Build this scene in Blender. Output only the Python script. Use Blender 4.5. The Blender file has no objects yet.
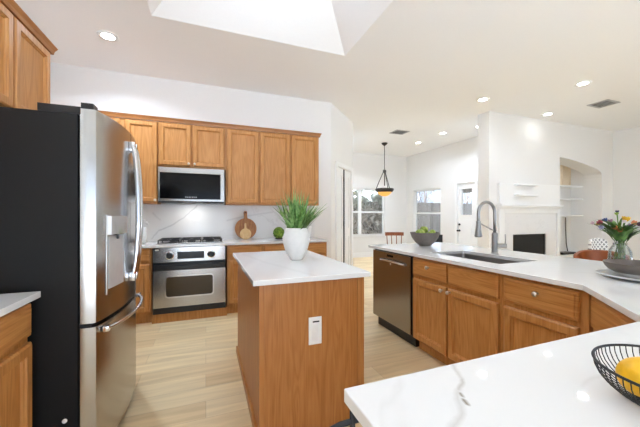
import bpy, bmesh, math, random
from mathutils import Vector, Matrix
random.seed(7)
S = bpy.context.scene
C = S.collection
PI = math.pi

# ------------------------------------------------------------------ camera, world, exposure
cam_data = bpy.data.cameras.new('camera')
cam_data.sensor_width = 36.0
cam_data.lens = 299.78 / 640 * 36
cam_data.shift_y = 1.215 / 640
cam_data.clip_start = 0.02
cam = bpy.data.objects.new('camera', cam_data)
C.objects.link(cam)
cam.location = (0, 0, 1.2849)
cam.rotation_euler = (PI / 2, 0, -0.3638)
S.camera = cam

world = bpy.data.worlds.new('world')
S.world = world
world.use_nodes = True
wbg = world.node_tree.nodes['Background']
wbg.inputs[0].default_value = (0.73, 0.93, 1.24, 1)
wbg.inputs[1].default_value = .85
sun_data = bpy.data.lights.new('sun', 'SUN')
sun_data.energy = 24.0
sun_data.angle = math.radians(1.0)
sun_data.color = (.86, .965, 1.13)
sun = bpy.data.objects.new('sun', sun_data)
C.objects.link(sun)
sun.location = (-12, -1, 12)
sun.rotation_euler = Vector((.80, .04, -1.0)).to_track_quat('-Z', 'Y').to_euler()
CAN_POWER = 4.5
S.view_settings.view_transform = 'Standard'
S.view_settings.look = 'None'
S.view_settings.gamma = 1.0
S.view_settings.exposure = 0.88
try:
    S.cycles.max_bounces = 12
    S.cycles.diffuse_bounces = 8
    S.cycles.sample_clamp_indirect = 6.0
    S.cycles.caustics_reflective = False
    S.cycles.caustics_refractive = False
except Exception:
    pass

# ------------------------------------------------------------------ key measures (metres)
CT, CTH = 0.914, 0.03          # worktop height, thickness
ZC = 3.2                       # ceiling
XL = -1.39                     # face of wall behind the fridge
XC = -1.90                     # far corner of the range wall, past the fridge wall
YW = 4.727                     # face of range wall
XE = 2.002                     # end of range wall
A0, A1 = (2.002, 4.727), (2.86, 5.585)   # angled pantry wall
YF = 8.25                      # far nook wall
XR = 6.2                       # nook window wall
YP, XP0, XP1 = 4.06, 4.88, 8.78  # fireplace wall
F0 = -.04                      # finished floor
YB = -3.2                      # open rear end of the room


# ------------------------------------------------------------------ materials
def lin(h):
    h = h.lstrip('#')
    v = [int(h[i:i + 2], 16) / 255 for i in (0, 2, 4)]
    return tuple(x / 12.92 if x <= .04045 else ((x + .055) / 1.055) ** 2.4 for x in v) + (1,)


MATS = {}


def newmat(name):
    m = bpy.data.materials.new(name)
    m.use_nodes = True
    nt = m.node_tree
    b = nt.nodes['Principled BSDF']
    MATS[name] = m
    return m, nt, b


def N(nt, typ, **kw):
    n = nt.nodes.new(typ)
    for k, v in kw.items():
        setattr(n, k, v)
    return n


def plain(name, col, rough=.5, metal=0.0, noise=.03, scale=30, bump=0.0, coat=0.0, spec=.5):
    """principled colour with a faint procedural variation"""
    m, nt, b = newmat(name)
    c = lin(col) if isinstance(col, str) else col
    tc = N(nt, 'ShaderNodeTexCoord')
    nz = N(nt, 'ShaderNodeTexNoise')
    nz.inputs['Scale'].default_value = scale
    nz.inputs['Detail'].default_value = 3
    nt.links.new(tc.outputs['Object'], nz.inputs['Vector'])
    r = N(nt, 'ShaderNodeValToRGB')
    r.color_ramp.elements[0].position = .3
    r.color_ramp.elements[1].position = .7
    r.color_ramp.elements[0].color = tuple(x * (1 - noise) for x in c[:3]) + (1,)
    r.color_ramp.elements[1].color = tuple(min(1, x * (1 + noise)) for x in c[:3]) + (1,)
    nt.links.new(nz.outputs['Fac'], r.inputs['Fac'])
    nt.links.new(r.outputs['Color'], b.inputs['Base Color'])
    b.inputs['Roughness'].default_value = rough
    b.inputs['Metallic'].default_value = metal
    b.inputs['Coat Weight'].default_value = coat
    b.inputs['Specular IOR Level'].default_value = spec
    if bump:
        bp = N(nt, 'ShaderNodeBump')
        bp.inputs['Strength'].default_value = bump
        bp.inputs['Distance'].default_value = .002
        nt.links.new(nz.outputs['Fac'], bp.inputs['Height'])
        nt.links.new(bp.outputs['Normal'], b.inputs['Normal'])
    return m


def oak(name, vertical, dark='#9B622C', mid='#B77C3F', light='#CA9356', rough=.42):
    m, nt, b = newmat(name)
    tc = N(nt, 'ShaderNodeTexCoord')
    oi = N(nt, 'ShaderNodeObjectInfo')
    mul = N(nt, 'ShaderNodeVectorMath', operation='SCALE')
    nt.links.new(tc.outputs['Object'], mul.inputs[0])
    mul.inputs['Scale'].default_value = 1
    add = N(nt, 'ShaderNodeVectorMath', operation='ADD')
    rnd = N(nt, 'ShaderNodeMath', operation='MULTIPLY')
    rnd.inputs[1].default_value = 37.0
    nt.links.new(oi.outputs['Random'], rnd.inputs[0])
    nt.links.new(mul.outputs[0], add.inputs[0])
    nt.links.new(rnd.outputs[0], add.inputs[1])
    mp = N(nt, 'ShaderNodeMapping')
    mp.inputs['Scale'].default_value = (9, 9, .9) if vertical else (.9, .9, 14)
    nt.links.new(add.outputs[0], mp.inputs['Vector'])
    n1 = N(nt, 'ShaderNodeTexNoise')
    n1.inputs['Scale'].default_value = 1.0
    n1.inputs['Detail'].default_value = 2
    n1.inputs['Distortion'].default_value = .6
    nt.links.new(mp.outputs[0], n1.inputs['Vector'])
    # growth rings: contour lines of the slow noise
    ring = N(nt, 'ShaderNodeMath', operation='MULTIPLY')
    ring.inputs[1].default_value = 52
    nt.links.new(n1.outputs['Fac'], ring.inputs[0])
    fr = N(nt, 'ShaderNodeMath', operation='SINE')
    nt.links.new(ring.outputs[0], fr.inputs[0])
    mr = N(nt, 'ShaderNodeMapRange')
    mr.inputs[1].default_value = -1
    mr.inputs[2].default_value = 1
    nt.links.new(fr.outputs[0], mr.inputs[0])
    mp2 = N(nt, 'ShaderNodeMapping')
    mp2.inputs['Scale'].default_value = (150, 150, 5) if vertical else (5, 5, 150)
    nt.links.new(add.outputs[0], mp2.inputs['Vector'])
    n2 = N(nt, 'ShaderNodeTexNoise')
    n2.inputs['Scale'].default_value = 1.0
    n2.inputs['Detail'].default_value = 3
    nt.links.new(mp2.outputs[0], n2.inputs['Vector'])
    mix = N(nt, 'ShaderNodeMix')
    mix.data_type = 'FLOAT'
    mix.inputs[0].default_value = .78
    nt.links.new(mr.outputs[0], mix.inputs[2])
    nt.links.new(n2.outputs['Fac'], mix.inputs[3])
    r = N(nt, 'ShaderNodeValToRGB')
    e = r.color_ramp.elements
    e[0].position, e[1].position = .12, .8
    e[0].color, e[1].color = lin(dark), lin(light)
    k = e.new(.42)
    k.color = lin(mid)
    nt.links.new(mix.outputs[0], r.inputs['Fac'])
    nt.links.new(r.outputs['Color'], b.inputs['Base Color'])
    b.inputs['Roughness'].default_value = rough
    bp = N(nt, 'ShaderNodeBump')
    bp.inputs['Strength'].default_value = .12
    bp.inputs['Distance'].default_value = .001
    nt.links.new(n2.outputs['Fac'], bp.inputs['Height'])
    nt.links.new(bp.outputs['Normal'], b.inputs['Normal'])
    return m


def quartz(name, rough=.03, base='#E9E9E8', vein='#A9A7A3', segs=(), scale=1.0, ax=(0, 1), strength=.55):
    """white slab with faint noise veins plus the named vein polylines (object space)"""
    m, nt, b = newmat(name)
    tc = N(nt, 'ShaderNodeTexCoord')
    src = tc.outputs['Object']
    nd = N(nt, 'ShaderNodeTexNoise')
    nd.inputs['Scale'].default_value = 2.2 * scale
    nd.inputs['Detail'].default_value = 6
    nt.links.new(src, nd.inputs['Vector'])
    # vein = narrow band round the middle level of a slow noise
    ns = N(nt, 'ShaderNodeTexNoise')
    ns.inputs['Scale'].default_value = .8 * scale
    ns.inputs['Detail'].default_value = 5
    ns.inputs['Distortion'].default_value = 1.1
    nt.links.new(src, ns.inputs['Vector'])
    sb = N(nt, 'ShaderNodeMath', operation='SUBTRACT')
    sb.inputs[1].default_value = .5
    nt.links.new(ns.outputs['Fac'], sb.inputs[0])
    ab = N(nt, 'ShaderNodeMath', operation='ABSOLUTE')
    nt.links.new(sb.outputs[0], ab.inputs[0])
    band = N(nt, 'ShaderNodeMapRange')
    band.inputs[1].default_value = 0.0
    band.inputs[2].default_value = .012
    band.inputs[3].default_value = 1
    band.inputs[4].default_value = 0
    nt.links.new(ab.outputs[0], band.inputs[0])
    msk = N(nt, 'ShaderNodeMapRange')
    msk.inputs[1].default_value = .45
    msk.inputs[2].default_value = .7
    msk.inputs[3].default_value = 0
    msk.inputs[4].default_value = .2
    nt.links.new(nd.outputs['Fac'], msk.inputs[0])
    v = N(nt, 'ShaderNodeMath', operation='MULTIPLY')
    nt.links.new(band.outputs[0], v.inputs[0])
    nt.links.new(msk.outputs[0], v.inputs[1])
    total = v.outputs[0]
    if segs:
        # coordinates disturbed a little so that the vein wanders
        nw = N(nt, 'ShaderNodeTexNoise')
        nw.inputs['Scale'].default_value = 14
        nw.inputs['Detail'].default_value = 4
        nt.links.new(src, nw.inputs['Vector'])
        c0 = N(nt, 'ShaderNodeVectorMath', operation='SUBTRACT')
        c0.inputs[1].default_value = (.5, .5, .5)
        nt.links.new(nw.outputs['Color'], c0.inputs[0])
        c1 = N(nt, 'ShaderNodeVectorMath', operation='SCALE')
        c1.inputs['Scale'].default_value = .03
        nt.links.new(c0.outputs[0], c1.inputs[0])
        c2 = N(nt, 'ShaderNodeVectorMath', operation='ADD')
        nt.links.new(src, c2.inputs[0])
        nt.links.new(c1.outputs[0], c2.inputs[1])
        flat = N(nt, 'ShaderNodeVectorMath', operation='MULTIPLY')
        flat.inputs[1].default_value = tuple(1.0 if i in ax else 0.0 for i in range(3))
        nt.links.new(c2.outputs[0], flat.inputs[0])
        for p, q, w, amp in segs:
            P = [0, 0, 0]
            Q = [0, 0, 0]
            for i, a_ in enumerate(ax):
                P[a_], Q[a_] = p[i], q[i]
            P, Q = Vector(P), Vector(Q)
            d = Q - P
            L = d.length
            d = d / L
            rel = N(nt, 'ShaderNodeVectorMath', operation='SUBTRACT')
            rel.inputs[1].default_value = P
            nt.links.new(flat.outputs[0], rel.inputs[0])
            dt = N(nt, 'ShaderNodeVectorMath', operation='DOT_PRODUCT')
            dt.inputs[1].default_value = d
            nt.links.new(rel.outputs[0], dt.inputs[0])
            cl = N(nt, 'ShaderNodeClamp')
            cl.inputs['Min'].default_value = 0
            cl.inputs['Max'].default_value = L
            nt.links.new(dt.outputs['Value'], cl.inputs['Value'])
            sc = N(nt, 'ShaderNodeVectorMath', operation='SCALE')
            sc.inputs[0].default_value = d
            nt.links.new(cl.outputs[0], sc.inputs['Scale'])
            ds = N(nt, 'ShaderNodeVectorMath', operation='DISTANCE')
            nt.links.new(rel.outputs[0], ds.inputs[0])
            nt.links.new(sc.outputs[0], ds.inputs[1])
            mr = N(nt, 'ShaderNodeMapRange')
            mr.inputs[1].default_value = 0
            mr.inputs[2].default_value = w
            mr.inputs[3].default_value = amp
            mr.inputs[4].default_value = 0
            nt.links.new(ds.outputs['Value'], mr.inputs[0])
            mx = N(nt, 'ShaderNodeMath', operation='MAXIMUM')
            nt.links.new(total, mx.inputs[0])
            nt.links.new(mr.outputs[0], mx.inputs[1])
            total = mx.outputs[0]
    mix = N(nt, 'ShaderNodeMix')
    mix.data_type = 'RGBA'
    mix.inputs[6].default_value = lin(base)
    mix.inputs[7].default_value = lin(vein)
    nt.links.new(total, mix.inputs[0])
    nt.links.new(mix.outputs[2], b.inputs['Base Color'])
    b.inputs['Roughness'].default_value = rough
    return m


def steel(name, col='#B9B7B4', rough=.23, stretch=(2, 2, 300), var=.03):
    m, nt, b = newmat(name)
    tc = N(nt, 'ShaderNodeTexCoord')
    mp = N(nt, 'ShaderNodeMapping')
    mp.inputs['Scale'].default_value = stretch
    nz = N(nt, 'ShaderNodeTexNoise')
    nz.inputs['Scale'].default_value = 1
    nz.inputs['Detail'].default_value = 4
    nt.links.new(tc.outputs['Object'], mp.inputs[0])
    nt.links.new(mp.outputs[0], nz.inputs['Vector'])
    mr = N(nt, 'ShaderNodeMapRange')
    mr.inputs[3].default_value = rough - var / 2
    mr.inputs[4].default_value = rough + var / 2
    nt.links.new(nz.outputs['Fac'], mr.inputs[0])
    nt.links.new(mr.outputs[0], b.inputs['Roughness'])
    b.inputs['Base Color'].default_value = lin(col)
    b.inputs['Metallic'].default_value = 1.0
    return m


def floor_mat():
    m, nt, b = newmat('plank_floor')
    tc = N(nt, 'ShaderNodeTexCoord')
    br = N(nt, 'ShaderNodeTexBrick')
    br.offset = .37
    br.inputs['Scale'].default_value = 1
    br.inputs['Brick Width'].default_value = 1.35
    br.inputs['Row Height'].default_value = .19
    br.inputs['Mortar Size'].default_value = .0012
    br.inputs['Mortar Smooth'].default_value = .2
    br.inputs['Color1'].default_value = lin('#F0DDB4')
    br.inputs['Color2'].default_value = lin('#E2C798')
    br.inputs['Mortar'].default_value = lin('#B9A280')
    br.inputs['Bias'].default_value = -.1
    nt.links.new(tc.outputs['Object'], br.inputs['Vector'])
    mp = N(nt, 'ShaderNodeMapping')
    mp.inputs['Scale'].default_value = (1.3, 16, 1)
    nz = N(nt, 'ShaderNodeTexNoise')
    nz.inputs['Scale'].default_value = 1
    nz.inputs['Detail'].default_value = 6
    nz.inputs['Distortion'].default_value = .5
    nt.links.new(tc.outputs['Object'], mp.inputs[0])
    nt.links.new(mp.outputs[0], nz.inputs['Vector'])
    r = N(nt, 'ShaderNodeValToRGB')
    r.color_ramp.elements[0].position = .28
    r.color_ramp.elements[1].position = .7
    r.color_ramp.elements[0].color = (.80, .77, .73, 1)
    r.color_ramp.elements[1].color = (1.05, 1.04, 1.03, 1)
    nt.links.new(nz.outputs['Fac'], r.inputs['Fac'])
    mx = N(nt, 'ShaderNodeMix')
    mx.data_type = 'RGBA'
    mx.blend_type = 'MULTIPLY'
    mx.inputs[0].default_value = 1
    nt.links.new(br.outputs['Color'], mx.inputs[6])
    nt.links.new(r.outputs['Color'], mx.inputs[7])
    nt.links.new(mx.outputs[2], b.inputs['Base Color'])
    b.inputs['Roughness'].default_value = .38
    return m


def glass_pane(name='window_glass', tint=(1, 1, 1, 1), refl=.08):
    m, nt, b = newmat(name)
    nt.nodes.remove(b)
    out = nt.nodes['Material Output']
    tr = N(nt, 'ShaderNodeBsdfTransparent')
    tr.inputs[0].default_value = tint
    gl = N(nt, 'ShaderNodeBsdfGlossy')
    gl.inputs['Roughness'].default_value = .02
    fr = N(nt, 'ShaderNodeLayerWeight')
    fr.inputs[0].default_value = .25
    mr = N(nt, 'ShaderNodeMapRange')
    mr.inputs[3].default_value = refl * .5
    mr.inputs[4].default_value = min(1, refl * 7)
    nt.links.new(fr.outputs['Fresnel'], mr.inputs[0])
    mx = N(nt, 'ShaderNodeMixShader')
    nt.links.new(mr.outputs[0], mx.inputs[0])
    nt.links.new(tr.outputs[0], mx.inputs[1])
    nt.links.new(gl.outputs[0], mx.inputs[2])
    nt.links.new(mx.outputs[0], out.inputs[0])
    return m


def emit(name, col, strength):
    m, nt, b = newmat(name)
    tc = N(nt, 'ShaderNodeTexCoord')
    nz = N(nt, 'ShaderNodeTexNoise')
    nz.inputs['Scale'].default_value = 20
    nt.links.new(tc.outputs['Object'], nz.inputs['Vector'])
    mr = N(nt, 'ShaderNodeMapRange')
    mr.inputs[3].default_value = strength * .97
    mr.inputs[4].default_value = strength * 1.03
    nt.links.new(nz.outputs['Fac'], mr.inputs[0])
    b.inputs['Base Color'].default_value = lin(col)
    b.inputs['Emission Color'].default_value = lin(col)
    nt.links.new(mr.outputs[0], b.inputs['Emission Strength'])
    return m


def fence_mat():
    m, nt, b = newmat('weathered_fence')
    tc = N(nt, 'ShaderNodeTexCoord')
    mp = N(nt, 'ShaderNodeMapping')
    mp.inputs['Scale'].default_value = (7, 7, .8)
    nz = N(nt, 'ShaderNodeTexNoise')
    nz.inputs['Scale'].default_value = 1
    nz.inputs['Detail'].default_value = 5
    nt.links.new(tc.outputs['Object'], mp.inputs[0])
    nt.links.new(mp.outputs[0], nz.inputs['Vector'])
    r = N(nt, 'ShaderNodeValToRGB')
    r.color_ramp.elements[0].position = .3
    r.color_ramp.elements[1].position = .7
    r.color_ramp.elements[0].color = lin('#7A736D')
    r.color_ramp.elements[1].color = lin('#9A938C')
    nt.links.new(nz.outputs['Fac'], r.inputs['Fac'])
    nt.links.new(r.outputs['Color'], b.inputs['Base Color'])
    b.inputs['Roughness'].default_value = .9
    return m


def lattice_mat():
    m, nt, b = newmat('patterned_fabric')
    tc = N(nt, 'ShaderNodeTexCoord')
    mp = N(nt, 'ShaderNodeMapping')
    mp.inputs['Rotation'].default_value = (0, PI / 4, 0)
    mp.inputs['Scale'].default_value = (19, 19, 19)
    nt.links.new(tc.outputs['Object'], mp.inputs[0])
    sx = N(nt, 'ShaderNodeSeparateXYZ')
    nt.links.new(mp.outputs[0], sx.inputs[0])
    outs = []
    for k in ('X', 'Z'):
        f = N(nt, 'ShaderNodeMath', operation='FRACT')
        nt.links.new(sx.outputs[k], f.inputs[0])
        g = N(nt, 'ShaderNodeMath', operation='LESS_THAN')
        g.inputs[1].default_value = .40
        nt.links.new(f.outputs[0], g.inputs[0])
        outs.append(g)
    mx = N(nt, 'ShaderNodeMath', operation='MAXIMUM')
    nt.links.new(outs[0].outputs[0], mx.inputs[0])
    nt.links.new(outs[1].outputs[0], mx.inputs[1])
    mix = N(nt, 'ShaderNodeMix')
    mix.data_type = 'RGBA'
    mix.inputs[6].default_value = lin('#8E8E94')
    mix.inputs[7].default_value = lin('#EDEDEC')
    nt.links.new(mx.outputs[0], mix.inputs[0])
    nt.links.new(mix.outputs[2], b.inputs['Base Color'])
    b.inputs['Roughness'].default_value = .9
    return m


def leaf_mat(name, a, c, rough=.5, scale=9, trans=.0):
    m, nt, b = newmat(name)
    tc = N(nt, 'ShaderNodeTexCoord')
    nz = N(nt, 'ShaderNodeTexNoise')
    nz.inputs['Scale'].default_value = scale
    nz.inputs['Detail'].default_value = 3
    nt.links.new(tc.outputs['Object'], nz.inputs['Vector'])
    r = N(nt, 'ShaderNodeValToRGB')
    r.color_ramp.elements[0].position = .35
    r.color_ramp.elements[1].position = .65
    r.color_ramp.elements[0].color = lin(a)
    r.color_ramp.elements[1].color = lin(c)
    nt.links.new(nz.outputs['Fac'], r.inputs['Fac'])
    nt.links.new(r.outputs['Color'], b.inputs['Base Color'])
    b.inputs['Roughness'].default_value = rough
    b.inputs['Transmission Weight'].default_value = 0
    return m


OAKV = oak('oak_upright_grain', True)
OAKH = oak('oak_level_grain', False)
OAKC = oak('oak_crown_molding', False, '#8A5426', '#9C6431', '#AA7340')
OAKI = oak('oak_island_panel', True, '#945A29', '#A96D36', '#B97F45')
WALL = plain('wall_paint', '#ECEBE9', .85, noise=.008, scale=60)
CEIL = plain('ceiling_paint', '#F8F8F7', .9, noise=.008, scale=60)
TRIM = plain('trim_paint', '#F3F3F2', .5, noise=.006)
FLOOR = floor_mat()
QUARTZ = quartz('white_quartz', segs=[
    ((.600, .60), (.571, .569), .010, .2), ((.571, .569), (.541, .519), .010, .32), ((.541, .519), (.506, .487), .008, .45),
    ((.500, .474), (.496, .466), .006, .9), ((.488, .457), (.480, .448), .007, 1.0), ((.506, .487), (.443, .432), .012, .28), ((.443, .432), (.39, .405), .011, .3),
    ((.39, .405), (.33, .33), .010, .25)], vein='#8D8373')
QUARTZ_I = quartz('island_quartz', segs=[((.33, 2.9), (.426, 2.354), .03, .12), ((.426, 2.354), (.62, 1.72), .03, .10)])
SPLASH = quartz('backsplash_marble', .16, base='#EBEBEA', vein='#98979A', ax=(0, 2), segs=[
    ((-.70, .95), (-.611, 1.065), .014, .35), ((-.611, 1.065), (-.467, 1.125), .015, .45), ((-.467, 1.125), (-.288, 1.252), .015, .45),
    ((-.288, 1.252), (-.12, 1.415), .015, .45), ((-.69, 1.31), (-.60, 1.21), .018, .22), ((.30, 1.20), (.62, 1.27), .02, .3),
    ((.62, 1.27), (1.0, 1.33), .02, .25)])
FPMARBLE = quartz('fireplace_marble', .2, base='#EEEEEE', vein='#9A9A9C', scale=2.4)
STEEL = steel('stainless_steel')
STEEL_H = steel('stainless_steel_upright', stretch=(160, 160, 2))
STEEL_D = steel('dark_stainless_steel', '#9E9B97', .26, stretch=(160, 160, 2))
CHROME = steel('bright_steel', '#D9D9DB', .16)
FAUCET = steel('gunmetal_steel', '#9C9C9C', .3)
NICKEL = steel('brushed_nickel', '#DAD3C8', .3)
BLACK = plain('black_enamel', '#151516', .35)
BLACKM = plain('black_iron', '#1B1C1E', .5)
FRIDGE_SIDE = plain('black_textured_steel', '#131313', .6, noise=.08, scale=400, bump=.05, spec=.3)
BGLASS = plain('black_glass', '#0D0D0E', .12, spec=.22)
OGLASS = plain('smoked_oven_glass', '#4A4032', .12, spec=.4)
WHITE = plain('white_plastic', '#F0F0EF', .4)
CERAM = plain('white_glazed_ceramic', '#EDEDEB', .3)
MATTEC = plain('white_matte_ceramic', '#E9E8E5', .6)
STONEB = plain('grey_stoneware', '#6F6862', .55, noise=.12, scale=40)
STONED = plain('dark_grey_stoneware', '#655C55', .5, noise=.1, scale=30)
PLATEM = plain('pale_grey_glaze', '#DADAD8', .25)
GLASS = glass_pane()
VGLASS = glass_pane('vase_clear_glass', (.93, .96, .95, 1), .10)
LEMON = plain('lemon_skin', '#F2B818', .42, noise=.08, scale=60, bump=.3)
GREENF = leaf_mat('green_fruit_skin', '#6F8A22', '#B9C765', .5, 26)
MOSS = leaf_mat('moss', '#3F5F16', '#7B9634', .95, 40)
GRASS = leaf_mat('grass_blade', '#47782F', '#97BB72', .5, 30)
STEMG = leaf_mat('flower_leaf', '#294F1C', '#678F3E', .5, 22)
WALNUT = oak('walnut_board', True, '#6B3C1C', '#9A6133', '#B98450')
MAPLE = oak('maple_board', True, '#C39A62', '#D3AE78', '#E2C492')
DARKW = oak('dark_chair_wood', True, '#6A381F', '#87492A', '#9F5E38')
LEATHER = plain('cognac_leather', '#8F4A1D', .45, noise=.08, scale=25)
FABRIC = lattice_mat()
FENCE = fence_mat()
HINGE = plain('dark_bronze', '#2A2724', .4, metal=.6)
PENDM = plain('aged_bronze', '#4B4540', .4, metal=.8)
VENT = plain('vent_grey_metal', '#B9B9B9', .5)
VENTD = plain('vent_dark_gap', '#7A7A7A', .8)
GROUND = plain('yard_ground', '#DADAD8', .95, noise=.1, scale=2)
LAWN = plain('yard_lawn', '#77756A', .95, noise=.15, scale=3)
LENS = emit('lamp_lens', '#FFF9F0', 14)
PGLOW = emit('amber_lamp_glass', '#D99A50', .6)
NICHE_GLOW = plain('niche_glow_paint', '#F3E3CB', .7)  # warm light on the niche back, put into the paint colour


# ------------------------------------------------------------------ mesh builder
class MB:
    def __init__(self, off=(0, 0, 0)):
        self.bm = bmesh.new()
        self.off = Vector(off)

    def v(self, p):
        return self.bm.verts.new(Vector(p) - self.off)

    def face(self, pts):
        try:
            return self.bm.faces.new([self.v(p) for p in pts])
        except ValueError:
            return None

    def box(self, x0, x1, y0, y1, z0, z1, bev=0.0):
        tmp = bmesh.new()
        bmesh.ops.create_cube(tmp, size=1)
        for w in tmp.verts:
            w.co = Vector((x0 + (w.co.x + .5) * (x1 - x0), y0 + (w.co.y + .5) * (y1 - y0), z0 + (w.co.z + .5) * (z1 - z0))) - self.off
        if bev:
            bmesh.ops.bevel(tmp, geom=tmp.edges[:], offset=bev, segments=2, profile=.6, affect='EDGES')
        self.merge(tmp)
        return self

    def merge(self, tmp):
        me = bpy.data.meshes.new('tmp')
        tmp.to_mesh(me)
        tmp.free()
        self.bm.from_mesh(me)
        bpy.data.meshes.remove(me)

    def rings(self, rings, closed=True, cap0=True, cap1=True):
        """skin a list of rings (each a list of points)"""
        rows = [[self.v(p) for p in r] for r in rings]
        n = len(rows[0])
        for a, b in zip(rows, rows[1:]):
            for i in range(n if closed else n - 1):
                j = (i + 1) % n
                try:
                    self.bm.faces.new((a[i], a[j], b[j], b[i]))
                except ValueError:
                    pass
        if closed and cap0:
            self.bm.faces.new(rows[0][::-1])
        if closed and cap1:
            self.bm.faces.new(rows[-1])
        return self

    def lathe(self, c, prof, seg=32, cap0=True, cap1=True, axis='z', sx=1, sy=1):
        R = []
        for r, z in prof:
            ring = []
            for i in range(seg):
                a = 2 * PI * i / seg
                u, w = r * math.cos(a) * sx, r * math.sin(a) * sy
                if axis == 'z':
                    p = (c[0] + u, c[1] + w, c[2] + z)
                elif axis == 'y':
                    p = (c[0] + u, c[1] + z, c[2] + w)
                else:
                    p = (c[0] + z, c[1] + u, c[2] + w)
                ring.append(p)
            R.append(ring)
        return self.rings(R, True, cap0, cap1)

    def tube(self, pts, r, seg=10, closed=False):
        pts = [Vector(p) for p in pts]
        n = len(pts)
        rad = r if isinstance(r, (list, tuple)) else [r] * n
        R = []
        prev = None
        for i, p in enumerate(pts):
            if closed:
                t = (pts[(i + 1) % n] - pts[i - 1]).normalized()
            else:
                t = (pts[min(i + 1, n - 1)] - pts[max(i - 1, 0)]).normalized()
            if prev is None:
                up = Vector((0, 0, 1)) if abs(t.z) < .9 else Vector((1, 0, 0))
                a = t.cross(up).normalized()
            else:
                a = (prev - t * prev.dot(t)).normalized()
            prev = a
            b = t.cross(a)
            R.append([p + (a * math.cos(2 * PI * k / seg) + b * math.sin(2 * PI * k / seg)) * rad[i] for k in range(seg)])
        if closed:
            R.append(R[0])
            return self.rings(R, True, False, False)
        return self.rings(R)

    def prism(self, poly, z0, z1):
        """polygon in xy pushed from z0 to z1"""
        return self.rings([[(x, y, z0) for x, y in poly], [(x, y, z1) for x, y in poly]])

    def prism_y(self, poly, y0, y1):
        return self.rings([[(x, y0, z) for x, z in poly], [(x, y1, z) for x, z in poly]])

    def prism_x(self, poly, x0, x1):
        return self.rings([[(x0, y, z) for y, z in poly], [(x1, y, z) for y, z in poly]])

    def sphere(self, c, r, seg=20, rg=12, sc=(1, 1, 1)):
        prof = []
        for i in range(rg + 1):
            t = PI * i / rg
            prof.append((max(1e-4, math.sin(t)), -math.cos(t)))
        R = [[(c[0] + r * p * math.cos(2 * PI * k / seg) * sc[0], c[1] + r * p * math.sin(2 * PI * k / seg) * sc[1], c[2] + r * z * sc[2])
              for k in range(seg)] for p, z in prof]
        return self.rings(R)

    def build(self, name, mat, parent=None, smooth=None, label=None, weld=False, bevel=0.0):
        if weld:
            bmesh.ops.remove_doubles(self.bm, verts=self.bm.verts[:], dist=1e-5)
        bmesh.ops.recalc_face_normals(self.bm, faces=self.bm.faces[:])
        me = bpy.data.meshes.new(name)
        self.bm.to_mesh(me)
        self.bm.free()
        o = bpy.data.objects.new(name, me)
        C.objects.link(o)
        me.materials.append(mat)
        if smooth:
            for p in me.polygons:
                p.use_smooth = True
            if smooth != 'all':
                try:
                    me.set_sharp_from_angle(angle=math.radians(40))
                except Exception:
                    pass
        if parent is not None:
            o.parent = parent
        elif any(self.off):
            o.location = self.off
        if label:
            o['label'] = label
        if bevel:
            md = o.modifiers.new('edge', 'BEVEL')
            md.width = bevel
            md.segments = 2
            md.limit_method = 'ANGLE'
            md.angle_limit = math.radians(40)
        return o


def thing(name, label, cat, loc=(0, 0, 0), rz=0.0, group=None):
    o = bpy.data.objects.new(name, None)
    o.empty_display_size = .1
    C.objects.link(o)
    o.location = loc
    o.rotation_euler = (0, 0, rz)
    tag(o, label, cat, group)
    return o


def tag(o, label, cat, group=None, kind=None):
    o['label'] = label
    o['category'] = cat
    if group:
        o['group'] = group
    if kind:
        o['kind'] = kind
    return o


def struct(o):
    o['kind'] = 'structure'
    return o


def copy_tree(o, parent=None):
    c = o.copy()
    C.objects.link(c)
    if parent is not None:
        c.parent = parent
    for ch in [k for k in bpy.data.objects if k.parent == o]:
        copy_tree(ch, c)
    return c


# ------------------------------------------------------------------ room shell
fl = MB()
fl.box(XC - .12, 9.0, YB, 8.45, F0 - .1, F0)
struct(fl.build('floor', FLOOR))
gr = MB()
gr.box(-20, 34, -30, 4.5, -.3, -.15)
struct(gr.build('ground', GROUND))
gr = MB()
gr.box(-14, 30, 4.5, 26, -.3, -.15)
struct(gr.build('lawn', LAWN))

# ceiling with a hipped skylight well
SX0, SX1, SY0, SY1 = -.49, 1.565, 1.20, 3.27
TX0, TX1, TY0, TY1, TZ = -.09, 1.165, 1.67, 2.79, ZC + .31
ce = MB()
ce.box(XC - .12, SX0, YB, 8.45, ZC, ZC + .1)
ce.box(SX1, 9.0, YB, 8.45, ZC, ZC + .1)
ce.box(SX0, SX1, YB, SY0, ZC, ZC + .1)
ce.box(SX0, SX1, SY1, 8.45, ZC, ZC + .1)
lo = [(SX0, SY0, ZC), (SX1, SY0, ZC), (SX1, SY1, ZC), (SX0, SY1, ZC)]
hi = [(TX0, TY0, TZ), (TX1, TY0, TZ), (TX1, TY1, TZ), (TX0, TY1, TZ)]
th = .08
lo2 = [(SX0 - th, SY0 - th, ZC + .1), (SX1 + th, SY0 - th, ZC + .1), (SX1 + th, SY1 + th, ZC + .1), (SX0 - th, SY1 + th, ZC + .1)]
hi2 = [(TX0 - th, TY0 - th, TZ + .06), (TX1 + th, TY0 - th, TZ + .06), (TX1 + th, TY1 + th, TZ + .06), (TX0 - th, TY1 + th, TZ + .06)]
ce.rings([lo, hi, hi2, lo2], True, False, False)
struct(ce.build('ceiling', CEIL))
sk = MB()
zz = TZ + .065
sk.face([(TX0 - .05, TY0 - .05, zz), (TX1 + .05, TY0 - .05, zz), (TX1 + .05, TY1 + .05, zz), (TX0 - .05, TY1 + .05, zz)])
fm, fnt, fb_ = newmat('frosted_skylight')
fb_.inputs['Base Color'].default_value = (.9, .92, .95, 1)
fb_.inputs['Roughness'].default_value = .6
ftr = N(fnt, 'ShaderNodeBsdfTranslucent')
ftr.inputs[0].default_value = (.40, .41, .42, 1)
fmx = N(fnt, 'ShaderNodeMixShader')
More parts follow.
